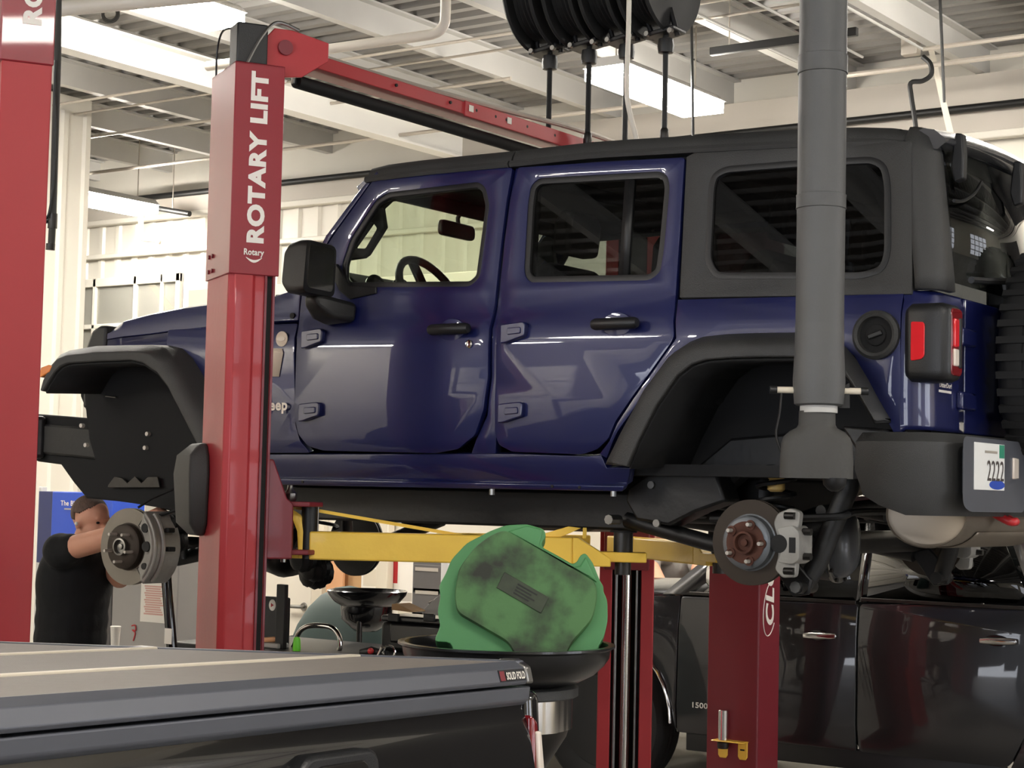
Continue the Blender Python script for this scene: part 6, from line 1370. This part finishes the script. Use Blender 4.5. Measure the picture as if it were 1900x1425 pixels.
def head(mb, c, F, up=(0, 0, 1)):
    c = Vector(c); F = Vector(F).normalized(); U_ = Vector(up); U_ = (U_ - F * U_.dot(F)).normalized(); S = F.cross(U_)
    R = Matrix((F, S, U_)).transposed()
    mb.ball(c + U_ * .028 - F * .012, (.098, .076, .088), 20, 14, R)
    mb.ball(c - U_ * .035 + F * .022, (.066, .060, .075), 18, 12, R)
    mb.ball(c - U_ * .085 + F * .045, (.03, .034, .024), 12, 8, R)      # chin
    mb.ball(c + U_ * .02 + F * .078, (.016, .050, .012), 12, 8, R)      # brow
    mb.ball(c - U_ * .022 + F * .092, (.020, .015, .024), 10, 8, R)     # nose
    mb.ball(c - U_ * .055 + F * .080, (.012, .026, .010), 10, 8, R)     # mouth
    for s in (-1, 1):
        mb.ball(c - U_ * .012 + S * s * .076 - F * .008, (.020, .009, .033), 12, 8, R)   # ears
    return R, S, U_
def person(label, pel, chest, neck, hd, F, arms, feet, shirt, sw=.19, hairm='hair', sl=.45):
    pel, chest, neck, hd = map(Vector, (pel, chest, neck, hd)); F = Vector(F).normalized(); S = F.cross(UP).normalized()
    t = thing('person', label, 'person', (pel.x, pel.y, 0))
    b = MB(); R, HS, HU = head(b, hd, F)
    b.caps(neck - UP * .03, hd - HU * .05 - F * .02, .058, .052)
    Rb = Matrix((Vector((F.x, F.y, 0)).normalized(), S, UP)).transposed()
    b.ball(chest, (.11, sw * .78, .20), 18, 12, Rb); b.ball((chest + pel) / 2, (.10, .13, .17), 16, 10, Rb); b.ball(pel, (.11, .16, .12), 16, 10, Rb)
    for (sh, el, wr, hdir, hn) in arms:
        sh, el, wr = map(Vector, (sh, el, wr))
        b.caps(chest + UP * .13, sh, .075, .06); b.caps(sh, el, .058, .050); b.caps(el, wr, .050, .032); hand(b, wr, hdir, hn)
    for hip, kn, ft in feet:
        hip, kn, ft = map(Vector, (hip, kn, ft))
        b.caps(hip, kn, .082, .056); b.caps(kn, ft + UP * .08, .056, .040); b.caps(ft + UP * .045 - F * .05, ft + UP * .04 + Vector((F.x, F.y, 0)) * .13, .042, .036)
    obj('body', b, 'skin', t, remesh=.0075, recalc=False)
    c = MB()
    c.ball(chest, (.145, sw, .235), 20, 14, Rb); c.ball(pel + UP * .03, (.15, .185, .13), 18, 12, Rb)
    for q in (.2, .4, .6, .8): c.ball(chest.lerp(pel, q), (.152, .19, .15), 18, 12, Rb)
    c.caps(neck - UP * .055, neck - UP * .02, .075, .066)
    for (sh, el, wr, hdir, hn) in arms:
        sh, el = Vector(sh), Vector(el); c.caps(chest + UP * .13, sh, .10, .085); c.caps(sh, sh.lerp(el, sl), .080, .070)
    obj('shirt', c, shirt, t, remesh=.011, recalc=False)
    l = MB(); l.ball(pel - UP * .05, (.135, .175, .13), 16, 10, Rb)
    for hip, kn, ft in feet:
        hip, kn, ft = map(Vector, (hip, kn, ft)); l.caps(hip, kn, .100, .074); l.caps(kn, ft + UP * .10, .074, .062)
    obj('trousers', l, 'trousers', t, remesh=.013, recalc=False)
    sh_ = MB()
    for hip, kn, ft in feet:
        ft = Vector(ft); g = Vector((F.x, F.y, 0)).normalized(); sh_.caps(ft + UP * .05 - g * .06, ft + UP * .045 + g * .13, .05, .044); sh_.caps(ft + UP * .05, ft + UP * .12, .05, .05)
    obj('shoes', sh_, 'rubber', t, remesh=.012, recalc=False)
    h = MB(); h.ball(hd + HU * .036 - F * .020, (.096, .079, .086), 64, 44, R)
    hh = MB(); keep = [i for i, v in enumerate(h.v) if (Vector(v) - hd).dot(HU) > .030 + .8 * max(0, (Vector(v) - hd).dot(F)) + (0 if (Vector(v) - hd).dot(F) > -.03 else -.03)]
    ks = set(keep); mp = {k: n for n, k in enumerate(keep)}
    hh.v = [h.v[k] for k in keep]; hh.f = [tuple(mp[i] for i in f) for f in h.f if all(i in ks for i in f)]
    if hh.f: obj('hair', hh, hairm, t, solid=.006)
    e = MB()
    for s in (-1, 1): e.ball(hd + HU * .004 + F * .078 + HS * s * .031, (.006, .010, .006), 10, 8, R)
    obj('eyes', e, 'under_black', t)
    return t, HS, HU
rV = Vector((.818, .574, 0)); fV = Vector((-.575, .818, 0))      # to the picture's right, away from the camera
HD = Vector((-0.681,0.427,1.583)); FD = (rV * .80 - fV * .55 - UP * .12)
CH = Vector((-0.806,0.447,1.287)); NK = Vector((-0.743,0.428,1.483)); PL = Vector((CH.x - .02, CH.y, .86))
SH1 = Vector((-0.709,0.271,1.445)); EL1 = Vector((-0.305,0.291,1.537)); WR1 = Vector((-0.073,0.275,1.633))
SH2 = Vector((-0.856,0.646,1.435)); EL2 = Vector((-0.615,0.555,1.318)); WR2 = Vector((-0.344,0.430,1.437))
gF = Vector((FD.x, FD.y, 0)).normalized(); gS = gF.cross(UP)
ft = lambda s, f: Vector((PL.x, PL.y, 0)) + gS * s + gF * f
mech, mS, mU = person('mechanic in a black T-shirt reaching behind the front brake of the blue car', PL, CH, NK, HD, FD,
    [(SH1, EL1, WR1, rV, UP), (SH2, EL2, WR2, rV + UP * .3, UP)],
    [(PL + gS * .09 - UP * .06, ft(.11, .03) + UP * .46, ft(.13, -.02)), (PL - gS * .09 - UP * .06, ft(-.11, .05) + UP * .46, ft(-.13, .02))], 'shirt_black', .205, sl=.16)
es = 1 if (mS.dot(-fV) > 0) else -1
ebud = MB().ball(HD - mU * .012 + mS * es * .088 - FD.normalized() * .004, .009, 10, 8)
obj('earbud', ebud, 'paper', mech)
# second worker, leaning over the grey pickup's hood from its far side
P2 = Vector((-.62, 6.12, 0)); F2 = Vector((.25, -.97, 0)).normalized(); S2 = F2.cross(UP)
CH2 = Vector((-0.732,5.929,1.248)); PL2 = Vector((CH2.x - .02, CH2.y + .28, .90)); NK2 = CH2 + UP * .16 + F2 * .16; HD2 = NK2 + UP * .13 + F2 * .10
person('worker in a grey shirt leaning over the hood of the grey pickup', PL2, CH2, NK2, HD2, (F2 - UP * .3),
    [(CH2 + S2 * .19 + UP * .10, Vector((-0.463,5.328,1.172)), Vector((-0.313,5.130,1.141)), rV * .9 - fV * .4 - UP * .2, UP), (CH2 - S2 * .19 + UP * .10, Vector((-0.332,5.664,1.195)), Vector((-0.224,5.490,1.252)), -fV + UP * .1, UP)],
    [(PL2 + S2 * .09 - UP * .06, Vector((PL2.x, PL2.y, .46)) + S2 * .11, Vector((PL2.x, PL2.y, 0)) + S2 * .12), (PL2 - S2 * .09 - UP * .06, Vector((PL2.x, PL2.y, .46)) - S2 * .11, Vector((PL2.x, PL2.y, 0)) - S2 * .12)], 'shirt_grey', .19)
